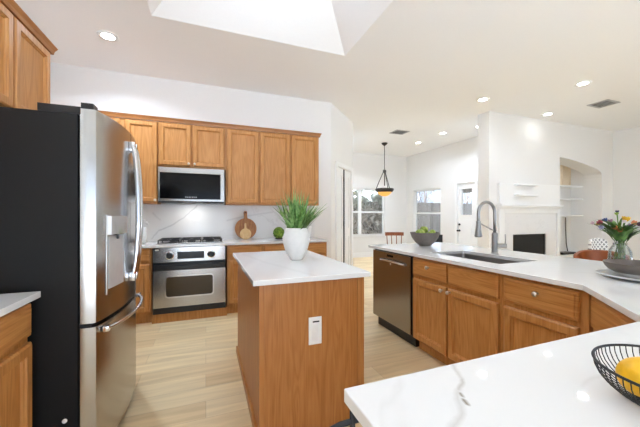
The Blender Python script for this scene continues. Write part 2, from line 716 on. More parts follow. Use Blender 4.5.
fmx.inputs[0].default_value = .8
fnt.links.new(fb_.outputs[0], fmx.inputs[1])
fnt.links.new(ftr.outputs[0], fmx.inputs[2])
fnt.links.new(fmx.outputs[0], fnt.nodes['Material Output'].inputs[0])
struct(sk.build('window_3', fm))


def wall_box(name, parts, mat=WALL):
    w = MB()
    for p in parts:
        w.box(*p)
    return struct(w.build(name, mat))


wall_box('wall_left', [(XL - .12, XL, YB, 2.85, F0, ZC), (XC - .12, XC, 2.73, YW + .12, F0, ZC), (XC, XL - .12, 2.73, 2.85, F0, ZC)])
wall_box('wall_back', [(XC, XE, YW, YW + .12, F0, ZC)])
# angled pantry wall with a doorway
dx, dy = A1[0] - A0[0], A1[1] - A0[1]
AL = math.hypot(dx, dy)
ANG = math.atan2(dy, dx)
aw = MB()
D0, D1, DZ = .262, 1.07, 2.16
aw.box(0, D0, 0, .12, F0, ZC)
aw.box(D1, AL, 0, .12, F0, ZC)
aw.box(D0, D1, 0, .12, DZ, ZC)
o = struct(aw.build('wall_pantry', WALL))
o.location = (A0[0], A0[1], 0)
o.rotation_euler = (0, 0, ANG)
wall_box('wall_nook', [(A1[0] - .12, A1[0], A1[1] + .05, YF, F0, ZC)])
W1 = (3.62, 5.38, .63, 2.11)     # far window x0 x1 z0 z1
wall_box('wall_far', [(A1[0] - .12, W1[0], YF, YF + .14, F0, ZC), (W1[1], XR + .14, YF, YF + .14, F0, ZC),
                      (W1[0], W1[1], YF, YF + .14, F0, W1[2]), (W1[0], W1[1], YF, YF + .14, W1[3], ZC)])
W2 = (6.71, 7.90, .60, 2.055)    # side window y0 y1 z0 z1
D2 = (5.54, 6.10, 2.10)          # yard door y0 y1 ztop
wall_box('wall_right', [(XR, XR + .14, W2[1], YF, F0, ZC), (XR, XR + .14, D2[1], W2[0], F0, ZC),
                        (XR, XR + .14, W2[0], W2[1], F0, W2[2]), (XR, XR + .14, W2[0], W2[1], W2[3], ZC),
                        (XR, XR + .14, D2[0], D2[1], D2[2], ZC), (XR, XR + .14, YP + .24, D2[0], F0, ZC)])
# fireplace wall with firebox hole and arched niche
FB = (5.48, 6.43, .28, .905)
NX0, NX1 = 6.90, 8.36
fw = MB()
fw.box(XP0, FB[0], YP, YP + .24, F0, ZC)
fw.box(FB[1], NX0, YP, YP + .24, F0, ZC)
fw.box(FB[0], FB[1], YP, YP + .24, F0, FB[2])
fw.box(FB[0], FB[1], YP, YP + .24, FB[3], ZC)
fw.box(NX1, XP1, YP, YP + .66, F0, ZC)
arch = [(6.90, 2.485), (7.1, 2.475), (7.33, 2.45), (7.6, 2.412), (7.81, 2.375), (8.02, 2.335), (8.2, 2.295), (8.30, 2.25), (8.345, 2.20), (8.36, 2.12)]
poly = [(NX0, ZC)] + [(x, z) for x, z in arch] + [(NX1, ZC)]
fw.prism_y(poly, YP, YP + .36)
fw.box(NX0, NX1, YP + .36, YP + .66, 2.48, ZC)
fw.box(NX0 - .06, NX0, YP + .24, YP + .66, F0, ZC)
struct(fw.build('wall_fireplace', WALL))
nb = MB()
nb.box(NX0, NX1, YP + .62, YP + .66, F0, 1.93)
struct(nb.build('wall_niche', WALL))
nb = MB()
nb.box(NX0, NX1, YP + .62, YP + .66, 1.93, 2.48)
for x in (7.72, 8.02, 8.30):
    nb.box(x, x + .02, YP + .605, YP + .62, 1.95, 2.48)
o = struct(nb.build('trim_2', NICHE_GLOW))
W4 = (-2.7, .2, .25, 2.6)     # unseen window band added to the living room for daylight
wall_box('wall_living', [(XP1, XP1 + .14, YB, W4[0], F0, ZC), (XP1, XP1 + .14, W4[1], YP + .66, F0, ZC),
                         (XP1, XP1 + .14, W4[0], W4[1], F0, W4[2]), (XP1, XP1 + .14, W4[0], W4[1], W4[3], ZC)])

# unseen rear wall; its wide opening is added to let outdoor light in
R5 = (-1.2, 3.4, F0 + .05, 2.08)
wall_box('wall_rear', [(XL - .12, R5[0], YB - .14, YB, F0, ZC), (R5[1], 9.0, YB - .14, YB, F0, ZC), (R5[0], R5[1], YB - .14, YB, R5[3], ZC)])

# baseboards
struct(MB().box(A1[0], XR, YF - .015, YF, F0, .11).build('baseboard_far', TRIM))
struct(MB().box(XR - .015, XR, D2[1] + .09, YF - .02, F0, .11).build('baseboard_right', TRIM))


# windows
def window(name, axis, c, a0, a1, z0, z1, units, depth=.05):
    """window in a wall whose plane is axis=c; the frame runs a0..a1"""
    def B(m, p0, p1, q0, q1, d0, d1):
        if axis == 'y':
            m.box(p0, p1, c + d0, c + d1, q0, q1)
        else:
            m.box(c + d0, c + d1, p0, p1, q0, q1)
    root = struct(bpy.data.objects.new(name, None))
    C.objects.link(root)
    f = MB()
    t = .045
    n = units
    w = (a1 - a0) / n
    for k in range(n):
        u0, u1 = a0 + k * w, a0 + (k + 1) * w
        B(f, u0, u0 + t, z0, z1, .05, .12)
        B(f, u1 - t, u1, z0, z1, .05, .12)
        B(f, u0 + t, u1 - t, z0, z0 + t, .05, .12)
        B(f, u0 + t, u1 - t, z1 - t, z1, .05, .12)
        zm = (z0 + z1) / 2
        B(f, u0 + t, u1 - t, zm - .025, zm + .025, .055, .105)
    f.build('window_frame', TRIM, root)
    g = MB()
    for k in range(n):
        u0, u1 = a0 + k * w + t, a0 + (k + 1) * w - t
        B(g, u0, u1, z0 + t, (z0 + z1) / 2 - .025, .075, .08)
        B(g, u0, u1, (z0 + z1) / 2 + .025, z1 - t, .085, .09)
    g.build('window_pane', GLASS, root)
    s = MB()
    B(s, a0 - .04, a1 + .04, z0 - .03, z0, -.03, .05)
    s.build('window_sill', TRIM, root)


window('window_1', 'y', YF, *W1, 2)
window('window_2', 'x', XR, *W2, 1)
window('added_window', 'x', XP1, *W4, 2)

# yard door in the window wall
root = struct(bpy.data.objects.new('door_2', None))
C.objects.link(root)
d = MB()
g0, g1, gz0, gz1 = 5.655, 5.985, 1.28, 1.95
d.box(XR + .03, XR + .075, D2[0] + .01, g0, -.03, D2[2] - .01)
d.box(XR + .03, XR + .075, g1, D2[1] - .01, -.03, D2[2] - .01)
d.box(XR + .03, XR + .075, g0, g1, -.03, gz0)
d.box(XR + .03, XR + .075, g0, g1, gz1, D2[2] - .01)
for a, b in ((g0 - .03, g0), (g1, g1 + .03)):
    d.box(XR + .018, XR + .03, a, b, gz0 - .03, gz1 + .03)
d.box(XR + .018, XR + .03, g0, g1, gz0 - .03, gz0)
d.box(XR + .018, XR + .03, g0, g1, gz1, gz1 + .03)
d.box(XR + .018, XR + .03, g0 + .02, g1 - .02, .25, 1.05)
d.build('door_leaf', TRIM, root)
MB().box(XR + .05, XR + .056, g0, g1, gz0, gz1).build('door_pane', GLASS, root)
d = MB()
for a, b, z0, z1 in ((D2[0] - .07, D2[0], F0, D2[2] + .07), (D2[1], D2[1] + .07, F0, D2[2] + .07), (D2[0], D2[1], D2[2], D2[2] + .07)):
    d.box(XR - .018, XR, a, b, z0, z1)
d.build('door_casing', TRIM, root)
d = MB()
d.lathe((XR + .03, 6.05, .87), [(.026, 0), (.026, -.02), (.012, -.03), (.012, -.05), (.026, -.06), (.024, -.085), (.008, -.095)], 14, axis='x')
d.build('door_knob', HINGE, root, 'y')
d = MB()
d.lathe((XR + .03, 6.05, 1.03), [(.026, 0), (.026, -.02), (.02, -.03)], 14, axis='x')
d.build('door_lock', HINGE, root, 'y')

# pantry double door in the angled wall (local x along the wall)
root = struct(bpy.data.objects.new('door_1', None))
C.objects.link(root)
root.location = (A0[0], A0[1], 0)
root.rotation_euler = (0, 0, ANG)
for a, b, z0, z1 in ((D0 - .075, D0, F0, DZ + .08), (D1, D1 + .075, F0, DZ + .08), (D0, D1, DZ, DZ + .08)):
    MB().box(a, b, -.022, 0, z0, z1).box(a + .012, b - .012, -.03, -.022, z0, z1 - .012).build('door_casing', TRIM, root)


def leaf(a, b, panels):
    d = MB()
    z = [.02] + [q for p in panels for q in p] + [DZ - .01]
    d.box(a, a + .07, .015, .05, -.03, DZ - .01)
    d.box(b - .07, b, .015, .05, -.03, DZ - .01)
    prev = -.03
    for p0, p1 in panels:
        d.box(a + .07, b - .07, .015, .05, prev, p0)
        d.box(a + .07, b - .07, .028, .046, p0, p1)
        d.box(a + .10, b - .10, .020, .03, p0 + .03, p1 - .03)
        prev = p1
    d.box(a + .07, b - .07, .015, .05, prev, DZ - .01)
    return d.build('door_leaf', TRIM, root)


leaf(D0 + .006, .655, [(.22, .86), (1.02, 2.02)])
leaf(.715, D1 - .006, [(.22, .86), (1.02, 2.02)])
MB().box(.657, .7135, .006, .05, -.03, DZ - .01).build('gap_shade_strip', HINGE, root)  # dark strip standing for the shaded gap between the leaves
for z in (1.96, 1.12):
    MB().box(.645, .700, .000, .0135, z - .05, z + .05, .003).build('door_hinge', HINGE, root)


# ------------------------------------------------------------------ cabinets
def door_mesh(m, x0, x1, z0, z1, y=0.0, frame=.052):
    def ring(i, yy):
        return [(x0 + i, yy, z0 + i), (x1 - i, yy, z0 + i), (x1 - i, yy, z1 - i), (x0 + i, yy, z1 - i)]
    m.rings([ring(0, y - .0005), ring(0, y - .017), ring(.004, y - .021), ring(.011, y - .026), (ring(frame, y - .026)), ring(frame + .003, y - .019),
             ring(frame + .010, y - .014), ring(frame + .014, y - .007)])


def drawer_mesh(m, x0, x1, z0, z1, y=0.0):
    def ring(i, yy):
        return [(x0 + i, yy, z0 + i), (x1 - i, yy, z0 + i), (x1 - i, yy, z1 - i), (x0 + i, yy, z1 - i)]
    m.rings([ring(0, y - .0005), ring(0, y - .015), ring(.004, y - .019), ring(.014, y - .021), ring(.018, y - .026)])


def knob(parent, x, z, y=-.026, r=.017):
    m = MB()
    m.lathe((x, y, z), [(.009, 0), (.007, -.006), (.0065, -.014), (r * .8, -.019), (r, -.025), (r * .93, -.031), (r * .6, -.035), (.002, -.036)], 18, axis='y')
    return m.build('knob', NICKEL, parent, 'all')


def cabinet(name, label, cat, loc, rz, w, depth, z0, z1, fronts, toe=0.0, group=None, poly=None):
    """local frame: front face at y=0 looking along -y, x from 0 to w"""
    t = thing(name, label, cat, loc, rz, group)
    m = MB()
    if poly:
        m.prism(poly, z0 + toe, z1)
        if toe:
            m.prism([(x, y if y > .3 else y + .07) for x, y in poly], F0, toe - .0005)
    else:
        m.box(0, w, 0, depth, z0 + toe, z1)
        if toe:
            m.box(0, w, .07, depth, F0, toe - .0005)
    m.build('carcass', OAKV, t)
    for f in fronts:
        kind, x0, x1, q0, q1 = f[:5]
        m = MB()
        if kind == 'door':
            door_mesh(m, x0, x1, q0, q1)
            o = m.build('cabinet_door', OAKV, t)
        else:
            drawer_mesh(m, x0, x1, q0, q1)
            o = m.build('drawer_front', OAKH, t)
        if len(f) > 5:
            knob(o, f[5], f[6])
    return t


UG = 'oak wall cabinets along the range wall'
UY = 4.405
UD = YW - .004 - UY
UZ0, UZ1 = 1.43, 2.50
uppers = [
    ('oak wall cabinet mostly hidden behind the top of the fridge', -1.895, -.975, [('door', .02, .445, UZ0 + .02, UZ1 - .012), ('door', .462, .895, UZ0 + .02, UZ1 - .012)]),
    ('single-door oak wall cabinet between the fridge handle and the microwave', -.973, -.587, [('door', .022, .384, UZ0 + .02, UZ1 - .012, .362, 1.475)]),
    ('oak wall cabinet next to the microwave, above the round cutting board', .262, .724, [('door', .016, .452, UZ0 + .02, UZ1 - .012)]),
    ('oak wall cabinet above the green moss ball', .726, 1.194, [('door', .010, .458, UZ0 + .02, UZ1 - .012)]),
    ('end oak wall cabinet closest to the pantry door', 1.196, 1.655, [('door', .012, .441, UZ0 + .02, UZ1 - .012)]),
]
for lab, x0, x1, fr in uppers:
    cabinet('wall_cabinet', lab, 'wall cabinet', (x0, UY, 0), 0, x1 - x0, UD, UZ0, UZ1, fr, group=UG)
cabinet('wall_cabinet', 'short two-door oak wall cabinet directly over the microwave', 'wall cabinet', (-.585, UY, 0), 0, .845, UD, 1.915, UZ1,
        [('door', .014, .398, 1.935, UZ1 - .012, .372, 1.965), ('door', .416, .826, 1.935, UZ1 - .012, .444, 1.965)], group=UG)
CR = [(0, 0), (-.018, 0), (-.020, .012), (-.023, .026), (-.034, .046), (-.037, .054), (0, .054)]


def crown(name, label, pts):
    """moulding along the straight line from a to b, outward = -normal side"""
    m = MB()
    for (a, b, nrm, ea, eb) in pts:
        a, b, n_ = Vector(a), Vector(b), Vector(nrm)
        t = (b - a).normalized()
        ra, rb = [], []
        for q, z in CR:
            ra.append(tuple(a + n_ * (-q) - t * (-q) * ea + Vector((0, 0, z))))
            rb.append(tuple(b + n_ * (-q) + t * (-q) * eb + Vector((0, 0, z))))
        m.rings([ra, rb])
    return tag(m.build(name, OAKC), label, 'crown molding')


crown('crown_molding', 'long oak crown molding topping the wall cabinets above the range',
      [((-1.895, UY - .001, UZ1 + .001), (1.655, UY - .001, UZ1 + .001), (0, -1, 0), 0, 1),
       ((1.656, UY, UZ1 + .001), (1.656, YW - .004, UZ1 + .001), (1, 0, 0), 1, 0)])

# cabinet over the fridge, on the left wall, looking along +x
LX = -1.10
cabinet('wall_cabinet', 'two-door oak cabinet high above the fridge on the side wall', 'wall cabinet', (LX, 1.89, 0), PI / 2, .945, LX - XL - .004, 1.90, 2.50,
        [('door', .02, .445, 1.915, 2.485), ('door', .462, .90, 1.915, 2.485)])
cabinet('wall_cabinet', 'oak cabinet in the top corner beside the over-fridge cabinet', 'wall cabinet', (LX, 1.00, 0), PI / 2, .885, LX - XL - .004, 1.45, 2.50,
        [('door', .02, .435, 1.47, 2.485), ('door', .45, .865, 1.47, 2.485)])
crown('crown_molding', 'oak crown molding along the top of the over-fridge cabinet',
      [((LX + .001, 1.0, 2.501), (LX + .001, 2.835, 2.501), (1, 0, 0), 0, 1), ((LX, 2.836, 2.501), (XL + .004, 2.836, 2.501), (0, 1, 0), 1, 0)])

# base cabinets, range wall
BY = 4.121
BD = YW - .004 - BY
BZ1 = CT - CTH - .001
BG = 'oak base cabinets along the range wall'
cabinet('base_cabinet', 'oak base cabinet squeezed between the fridge and the oven', 'base cabinet', (-1.895, BY, 0), 0, 1.28, BD, 0, BZ1,
        [('drawer', .84, 1.262, .72, .868), ('door', .84, 1.262, .115, .69)], .10, BG)
cabinet('base_cabinet', 'oak base cabinet beside the oven, below the cutting board', 'base cabinet', (.262, BY, 0), 0, .462, BD, 0, BZ1,
        [('drawer', .016, .448, .72, .868), ('door', .016, .448, .115, .69)], .10, BG)
cabinet('base_cabinet', 'oak base cabinet below the green moss ball', 'base cabinet', (.726, BY, 0), 0, .468, BD, 0, BZ1,
        [('drawer', .014, .454, .72, .868), ('door', .014, .454, .115, .69)], .10, BG)
cabinet('base_cabinet', 'end oak base cabinet closest to the pantry door', 'base cabinet', (1.196, BY, 0), 0, .478, BD, 0, BZ1,
        [('drawer', .014, .455, .72, .868), ('door', .014, .455, .115, .69)], .10, BG)
cabinet('oven_cabinet', 'oak surround holding the built-in oven', 'oven cabinet', (-.613, BY, 0), 0, .873, .04, F0, .072, [], 0)

# base cabinets, left wall (look along +x)
cabinet('base_cabinet', 'oak base cabinet standing against the black fridge side', 'base cabinet', (-.79, 1.02, 0), PI / 2, .80, -.79 - XL - .004, 0, BZ1,
        [('drawer', .02, .792, .715, .866), ('door', .02, .40, .115, .685), ('door', .412, .792, .115, .685)], .10)

# base cabinets, peninsula (look along -x): local x runs towards the camera
PX = 1.912
PD = .60
PG = 'oak base cabinets under the sink worktop'
cabinet('base_cabinet', 'wide oak sink cabinet beside the dishwasher, one false front without knob', 'base cabinet', (PX, 2.432, 0), -PI / 2, .946, PD, 0, .66,
        [('drawer', .014, .446, .700, .862, .241, .805), ('drawer', .468, .926, .700, .862),
         ('door', .014, .446, .09, .668, .414, .640), ('door', .468, .926, .09, .668, .496, .640)], .075, PG)
cabinet('base_cabinet', 'oak cabinet with one knobbed drawer between sink and diagonal corner', 'base cabinet', (PX, 1.484, 0), -PI / 2, .50, PD, 0, BZ1,
        [('drawer', .022, .460, .700, .862, .25, .803), ('door', .022, .460, .09, .668)], .075, PG)
# stretch the sink cabinet's face frame up to the worktop (the sink hangs behind it)
for ob in [k for k in bpy.data.objects if k.name.startswith('base_cabinet') and 'sink cabinet' in k.get('label', '')]:
    m = MB()
    m.box(0, .946, 0, .07, .661, BZ1)
    m.box(0, .018, .071, PD, .661, BZ1)
    m.box(.928, .946, .071, PD, .661, BZ1)
    m.build('face_frame', OAKV, ob)
# diagonal corner cabinet: local x along (-1,-1)
q = math.sqrt(.5)
cabinet('corner_cabinet', 'diagonal oak corner cabinet where the two worktops meet', 'corner cabinet', (1.911, .966, 0), -3 * PI / 4, .545, .60, 0, BZ1,
        [('drawer', .03, .515, .700, .862), ('door', .03, .515, .09, .668)], .075, PG,
        poly=[(0, 0), (.545, 0), (.56, .02), (.40, .70), (.15, .70), (-.012, .02)])
# back run under the near worktop, facing the range
cabinet('base_cabinet', 'oak cabinet under the near worktop, behind the lemon bowl', 'base cabinet', (1.50, .545, 0), PI, .66, .55, 0, BZ1,
        [('door', .02, .32, .09, .668), ('door', .335, .64, .09, .668), ('drawer', .02, .64, .700, .862)], .075, PG)
t = thing('peninsula_panelling', 'plain oak panelling closing the far end and seating side of the sink run', 'panelling', (PX + .4, 2.0, F0))
MB((PX + .4, 2.0, F0)).box(PX + .61, PX + .63, .30, 3.19, F0, BZ1).build('back_panel', OAKV, t)
MB((PX + .4, 2.0, F0)).box(PX + .09, PX + .609, 3.172, 3.192, F0, BZ1).build('end_panel', OAKV, t)


# ------------------------------------------------------------------ worktops
def slab(name, tiles, loops, label, cat, mat=QUARTZ, z1=CT, th_=CTH):
    m = MB()
    for t in tiles:
        m.face([(x, y, z1) for x, y in t])
        m.face([(x, y, z1 - th_) for x, y in reversed(t)])
    for lp in loops:
        for a, b in zip(lp, lp[1:] + lp[:1]):
            m.face([(a[0], a[1], z1 - th_), (b[0], b[1], z1 - th_), (b[0], b[1], z1), (a[0], a[1], z1)])
    o = m.build(name, mat, weld=True, bevel=.003)
    return tag(o, label, cat)


def rect(x0, x1, y0, y1):
    return [(x0, y0), (x1, y0), (x1, y1), (x0, y1)]


slab('worktop', [rect(XC + .002, 1.695, 4.087, YW - .022)], [rect(XC + .002, 1.695, 4.087, YW - .022)],
     'long white stone worktop under the backsplash, holding the cooktop', 'worktop')
slab('worktop', [rect(XL + .002, -.749, 1.0, 1.845)], [rect(XL + .002, -.749, 1.0, 1.845)],
     'white stone worktop against the black side of the fridge', 'worktop')
slab('island_worktop', [rect(.246, .999, 1.696, 3.032)], [rect(.246, .999, 1.696, 3.032)],
     'white stone top of the freestanding island', 'worktop', QUARTZ_I)
# U-shaped run with the sink cut-out
KX0, KX1, KY0, KY1 = 2.07, 2.50, 1.63, 2.38
X0, X1_, YA, YBk = 1.8635, 2.9566, .9864, 3.2268
GX, GY, GB = .2752, .5813, -.12
DXc = X0 - (YA - GY)
tiles = [
    [(X0, YA), (KX0, YA), (KX0, KY0), (X0, KY0)], [(X0, KY0), (KX0, KY0), (KX0, KY1), (X0, KY1)], [(X0, KY1), (KX0, KY1), (KX0, YBk), (X0, YBk)],
    [(KX0, YA), (KX1, YA), (KX1, KY0), (KX0, KY0)], [(KX0, KY1), (KX1, KY1), (KX1, YBk), (KX0, YBk)],
    [(KX1, YA), (X1_, YA), (X1_, KY0), (KX1, KY0)], [(KX1, KY0), (X1_, KY0), (X1_, KY1), (KX1, KY1)], [(KX1, KY1), (X1_, KY1), (X1_, YBk), (KX1, YBk)],
    [(DXc, GY), (DXc, GB), (X0, GB), (KX0, GB), (KX1, GB), (X1_, GB), (X1_, YA), (KX1, YA), (KX0, YA), (X0, YA)],
    [(GX, GB), (DXc, GB), (DXc, GY), (GX, GY)]]
outer = [(GX, GB), (DXc, GB), (X0, GB), (KX0, GB), (KX1, GB), (X1_, GB), (X1_, YA), (X1_, KY0), (X1_, KY1), (X1_, YBk), (KX1, YBk), (KX0, YBk),
         (X0, YBk), (X0, KY1), (X0, KY0), (X0, YA), (DXc, GY), (GX, GY)]
hole = [(KX0, KY0), (KX0, KY1), (KX1, KY1), (KX1, KY0)]
slab('worktop', tiles, [outer, hole], 'white stone worktop with the sink, turning the corner towards the wire bowl', 'worktop')

# backsplash
tag(MB().box(XC + .002, 1.695, YW - .02, YW - .001, CT + .001, UZ0 - .002).build('backsplash', SPLASH),
    'grey veined marble backsplash behind the cooktop', 'backsplash')

# ------------------------------------------------------------------ island
t = thing('kitchen_island', 'freestanding oak island with a plain panelled end', 'island', (.62, 2.36, 0))
L = (.62, 2.36, 0)
IX0, IX1, IY0, IY1 = .288, .958, 1.728, 2.99
m = MB(L)
m.box(IX0, IX1, IY0, IY1, F0, BZ1)
m.build('carcass', OAKI, t)
for x0, x1 in ((IX0 - .004, IX0 + .026), (IX1 - .045, IX1 + .004)):
    MB(L).box(x0, x1, IY0 - .008, IY0, F0, BZ1 - .001, .002).build('corner_trim', OAKI, t)
MB(L).box(IX0 - .016, IX0, IY0 + .01, IY1, F0, .02, .003).build('base_shoe', OAKH, t)
pl = MB(L).box(.583, .667, IY0 - .007, IY0, .493, .66, .003).build('outlet_plate', WHITE, t)
MB(L).box(.608, .650, IY0 - .009, IY0 - .006, .628, .636).build('outlet_slot', BLACK, pl)
MB(L).box(.607, .645, IY0 - .0085, IY0 - .006, .515, .612, .001).build('outlet_cover', CERAM, pl)

# ------------------------------------------------------------------ fridge
FY0, FY1 = 1.872, 2.782
FL = (-1.0, 2.33, 0)
t = thing('fridge', 'tall black-sided french-door fridge with stainless doors and bowed handles', 'fridge', FL)
MB(FL).box(-1.37, -.612, FY0, FY1, .03, 1.80, .004).build('body', FRIDGE_SIDE, t)
MB(FL).box(-1.30, -.64, FY0 + .02, FY1 - .02, F0, .029).build('plinth', BLACK, t)


def door_x(y):
    u = (y - (FY0 + FY1) / 2) / ((FY1 - FY0) / 2)
    return -.535 + .064 * (1 - abs(u) ** 2.2)


def fridge_door(y0, y1, z0, z1, ny=14, ra=.0, rb=.0):
    prof = []
    for k in range(ny + 1):
        y = y0 + (y1 - y0) * k / ny
        x = door_x(y)
        prof.append((x, y))
    # round the outermost vertical edges a little
    if ra:
        prof[0] = (prof[0][0] - ra, prof[0][1])
        prof.insert(1, (door_x(y0 + .006) - .002, y0 + .006))
    if rb:
        prof[-1] = (prof[-1][0] - rb, prof[-1][1])
        prof.insert(-1, (door_x(y1 - .006) - .002, y1 - .006))
    pts = prof + [(-.602, y1), (-.602, y0)]
    m = MB(FL)
    m.prism(pts, z0, z1)
    return m


YM = (FY0 + FY1) / 2
dr = fridge_door(FY0, YM - .003, .722, 1.83, ra=.012).build('fridge_door', STEEL, t, 'y')
dr2 = fridge_door(YM + .003, FY1, .722, 1.83, rb=.012).build('fridge_door', STEEL, t, 'y')
fz = fridge_door(FY0, FY1, .045, .700, 20, .012, .012).build('freezer_drawer', STEEL, t, 'y')
MB(FL).box(-.610, -.560, FY0 + .008, FY1 - .008, .701, .721).build('gasket', BLACK, t)
for y, p in ((YM - .035, dr), (YM + .035, dr2)):
    m = MB(FL)
    pts, rr = [], []
    for k in range(25):
        s = k / 24
        z = .88 + s * (1.735 - .88)
        x = door_x(y) + .018 + .034 * (math.sin(PI * s)) ** .55
        pts.append((x, y, z))
        rr.append(.016)
    m.tube(pts, rr, 12)
    for z in (.88, 1.735):
        m.box(door_x(y) + .001, door_x(y) + .034, y - .014, y + .014, z - .03, z + .03, .004)
    m.build('handle', CHROME, p, 'y')
m = MB(FL)
pts = []
for k in range(29):
    s = k / 28
    y = FY0 + .06 + s * (FY1 - FY0 - .20)
    pts.append((door_x(y) + .014 + .034 * math.sin(PI * s) ** .5, y, .670))
m.tube(pts, .0105, 12)
for k in (0, -1):
    m.box(door_x(pts[k][1]) + .001, door_x(pts[k][1]) + .03, pts[k][1] - .02, pts[k][1] + .02, .655, .685, .004)
m.build('handle', CHROME, fz, 'y')
# water dispenser let into the near door
m = MB(FL)
N_ = 8


def strip(y0, y1, z0, z1, lift, back=.0005):
    m = MB(FL)
    R = []
    for k in range(N_ + 1):
        y = y0 + (y1 - y0) * k / N_
        R.append((door_x(y), y))
    front = [(x + lift, y) for x, y in R]
    rear = [(x + back, y) for x, y in R][::-1]
    m.prism(front + rear, z0, z1)
    return m


m = strip(1.955, 2.155, .845, 1.285, .006)
m.build('dispenser_panel', STEEL_H, dr, 'y')
strip(1.965, 2.145, .875, 1.165, .0085, .0062).build('dispenser_recess', plain('dispenser_liner', '#C9C9CA', .35, metal=.3), dr, 'y')
strip(1.955, 2.15, 1.175, 1.278, .026, .0062).build('dispenser_control', CHROME, dr, 'y')
MB(FL).box(door_x(2.05) + .009, door_x(2.05) + .02, 2.04, 2.06, 1.145, 1.174, .003).build('dispenser_nozzle', BLACK, dr)
# hinge cover and top rail
MB(FL).box(-.775, -.60, FY0, FY0 + .09, 1.801, 1.838).build('hinge_rail', BLACK, t)
MB(FL).box(-.600, -.545, FY0, FY0 + .07, 1.8305, 1.862, .004).build('hinge_cover', BLACK, t)
m = MB(FL)
m.lathe((-.665, FY0 - .001, .245), [(.011, 0), (.011, -.004), (.004, -.006)], 12, axis='y')
m.build('side_bolt', WHITE, t)

# ------------------------------------------------------------------ microwave
ML = (-.17, 4.5, 1.45)
t = thing('microwave', 'stainless over-the-range microwave with black glass door', 'microwave', ML)
MX0, MX1, MY = -.575, .238, 4.345
MB(ML).box(MX0, MX1, MY + .03, YW - .024, 1.447, 1.905).build('body', BLACK, t)
m = MB(ML)
m.box(MX0, MX1, MY, MY + .029, 1.775 + .06, 1.905, .003)
m.box(MX0, MX1, MY, MY + .029, 1.462, 1.492, .003)
m.box(MX0, MX0 + .018, MY, MY + .029, 1.4925, 1.8345, .001)
m.box(MX1 - .05, MX1, MY, MY + .029, 1.4925, 1.8345, .001)
dm = m.build('door_frame', STEEL, t)
MB(ML).box(MX0 + .0185, MX1 - .0505, MY + .005, MY + .028, 1.493, 1.834).build('door_glass', BGLASS, dm)
m = MB(ML)
for k, w in enumerate((.012, .009, .014, .008, .012, .010, .013)):
    m.box(-.255 + k * .021, -.255 + k * .021 + w, MY + .003, MY + .005, 1.512, 1.525)
m.build('logo', VENT, dm)
m = MB(ML)
m.box(MX0 + .01, MX1 - .01, MY + .012, MY + .029, 1.448, 1.4615)
m.build('vent_grille', BLACKM, t)
MB(ML).box(-.30, -.04, 4.44, 4.52, 1.4445, 1.4468).build('added_light_lens', WHITE, t)  # made-up lens to go with the added light
ld = bpy.data.lights.new('added_counter_light', 'AREA')  # light added under the microwave to brighten counter and backsplash
ld.shape = 'RECTANGLE'
ld.size, ld.size_y = .24, .07
ld.energy = .9
ld.color = (1.0, .98, .95)
lo_ = bpy.data.objects.new('added_counter_light', ld)
C.objects.link(lo_)
lo_.parent = t
lo_.location = (0, -.02, -.012)

# ------------------------------------------------------------------ built-in oven
OL = (-.18, 4.3, .12)
t = thing('oven', 'stainless built-in oven with two black knobs and window door', 'oven', OL)
OX0, OX1, OY = -.598, .238, 4.103
MB(OL).box(OX0 - .004, OX1 + .004, OY + .04, YW - .05, .074, .882).build('body', BLACK, t)
cp = MB(OL).box(OX0, OX1, OY - .004, OY + .039, .700, .880, .003).build('control_panel', STEEL, t)
MB(OL).box(-.33, -.02, OY - .006, OY - .0035, .735, .825).build('display', BGLASS, cp)
for x in (-.415, .065):
    m = MB(OL)
    m.lathe((x, OY - .004, .782), [(.050, 0), (.050, -.004), (.047, -.006)], 24, axis='y')
    kb = m.build('bezel', CHROME, cp, 'y')
    m = MB(OL)
    m.lathe((x, OY - .010, .782), [(.036, -.0005), (.034, -.03), (.028, -.036)], 24, axis='y')
    m.box(x - .006, x + .006, OY - .052, OY - .044, .750, .815, .002)
    m.build('control_knob', BLACK, cp, 'y')
MB(OL).box(-.575, -.535, OY - .0055, OY - .0035, .848, .858).build('logo', WHITE, cp)
d = MB(OL)
ox0, ox1, oz0, oz1 = -.455, .085, .275, .520


def rr(x0, x1, z0, z1, r, n=5):
    pts = []
    for cx, cz, a0 in ((x1 - r, z1 - r, 0), (x0 + r, z1 - r, 90), (x0 + r, z0 + r, 180), (x1 - r, z0 + r, 270)):
        for k in range(n + 1):
            a = math.radians(a0 + 90 * k / n)
            pts.append((cx + r * math.cos(a), cz + r * math.sin(a)))
    return pts


def frame_rings(m, outer, inner, y0, y1):
    """plate with a rounded window: outer / inner loops of equal length"""
    m.rings([[(x, y1, z) for x, z in outer], [(x, y0, z) for x, z in outer], [(x, y0, z) for x, z in inner], [(x, y1, z) for x, z in inner]], True, False, False)


inn = rr(ox0, ox1, oz0, oz1, .03)
out_ = rr(OX0, OX1, .148, .598, .006)
frame_rings(d, out_, inn, OY - .012, OY + .039)
od = d.build('oven_door', STEEL, t)
m = MB(OL)
frame_rings(m, rr(ox0 - .014, ox1 + .014, oz0 - .014, oz1 + .014, .04), rr(ox0 + .002, ox1 - .002, oz0 + .002, oz1 - .002, .03), OY - .016, OY - .0122)
m.build('window_bezel', CHROME, od)
m = MB(OL)
m.prism_y(rr(ox0 + .0005, ox1 - .0005, oz0 + .0005, oz1 - .0005, .03), OY - .008, OY + .02)
m.build('oven_window', OGLASS, od)
MB(OL).box(OX0, OX1, OY - .008, OY + .039, .600, .699, .002).build('vent_strip', BLACK, t)
MB(OL).box(OX0 + .005, OX1 - .005, OY - .045, OY - .0085, .612, .672, .012).build('handle', BLACK, t)
MB(OL).box(OX0, OX1, OY - .006, OY + .039, .074, .146).build('kick_strip', BLACK, t)

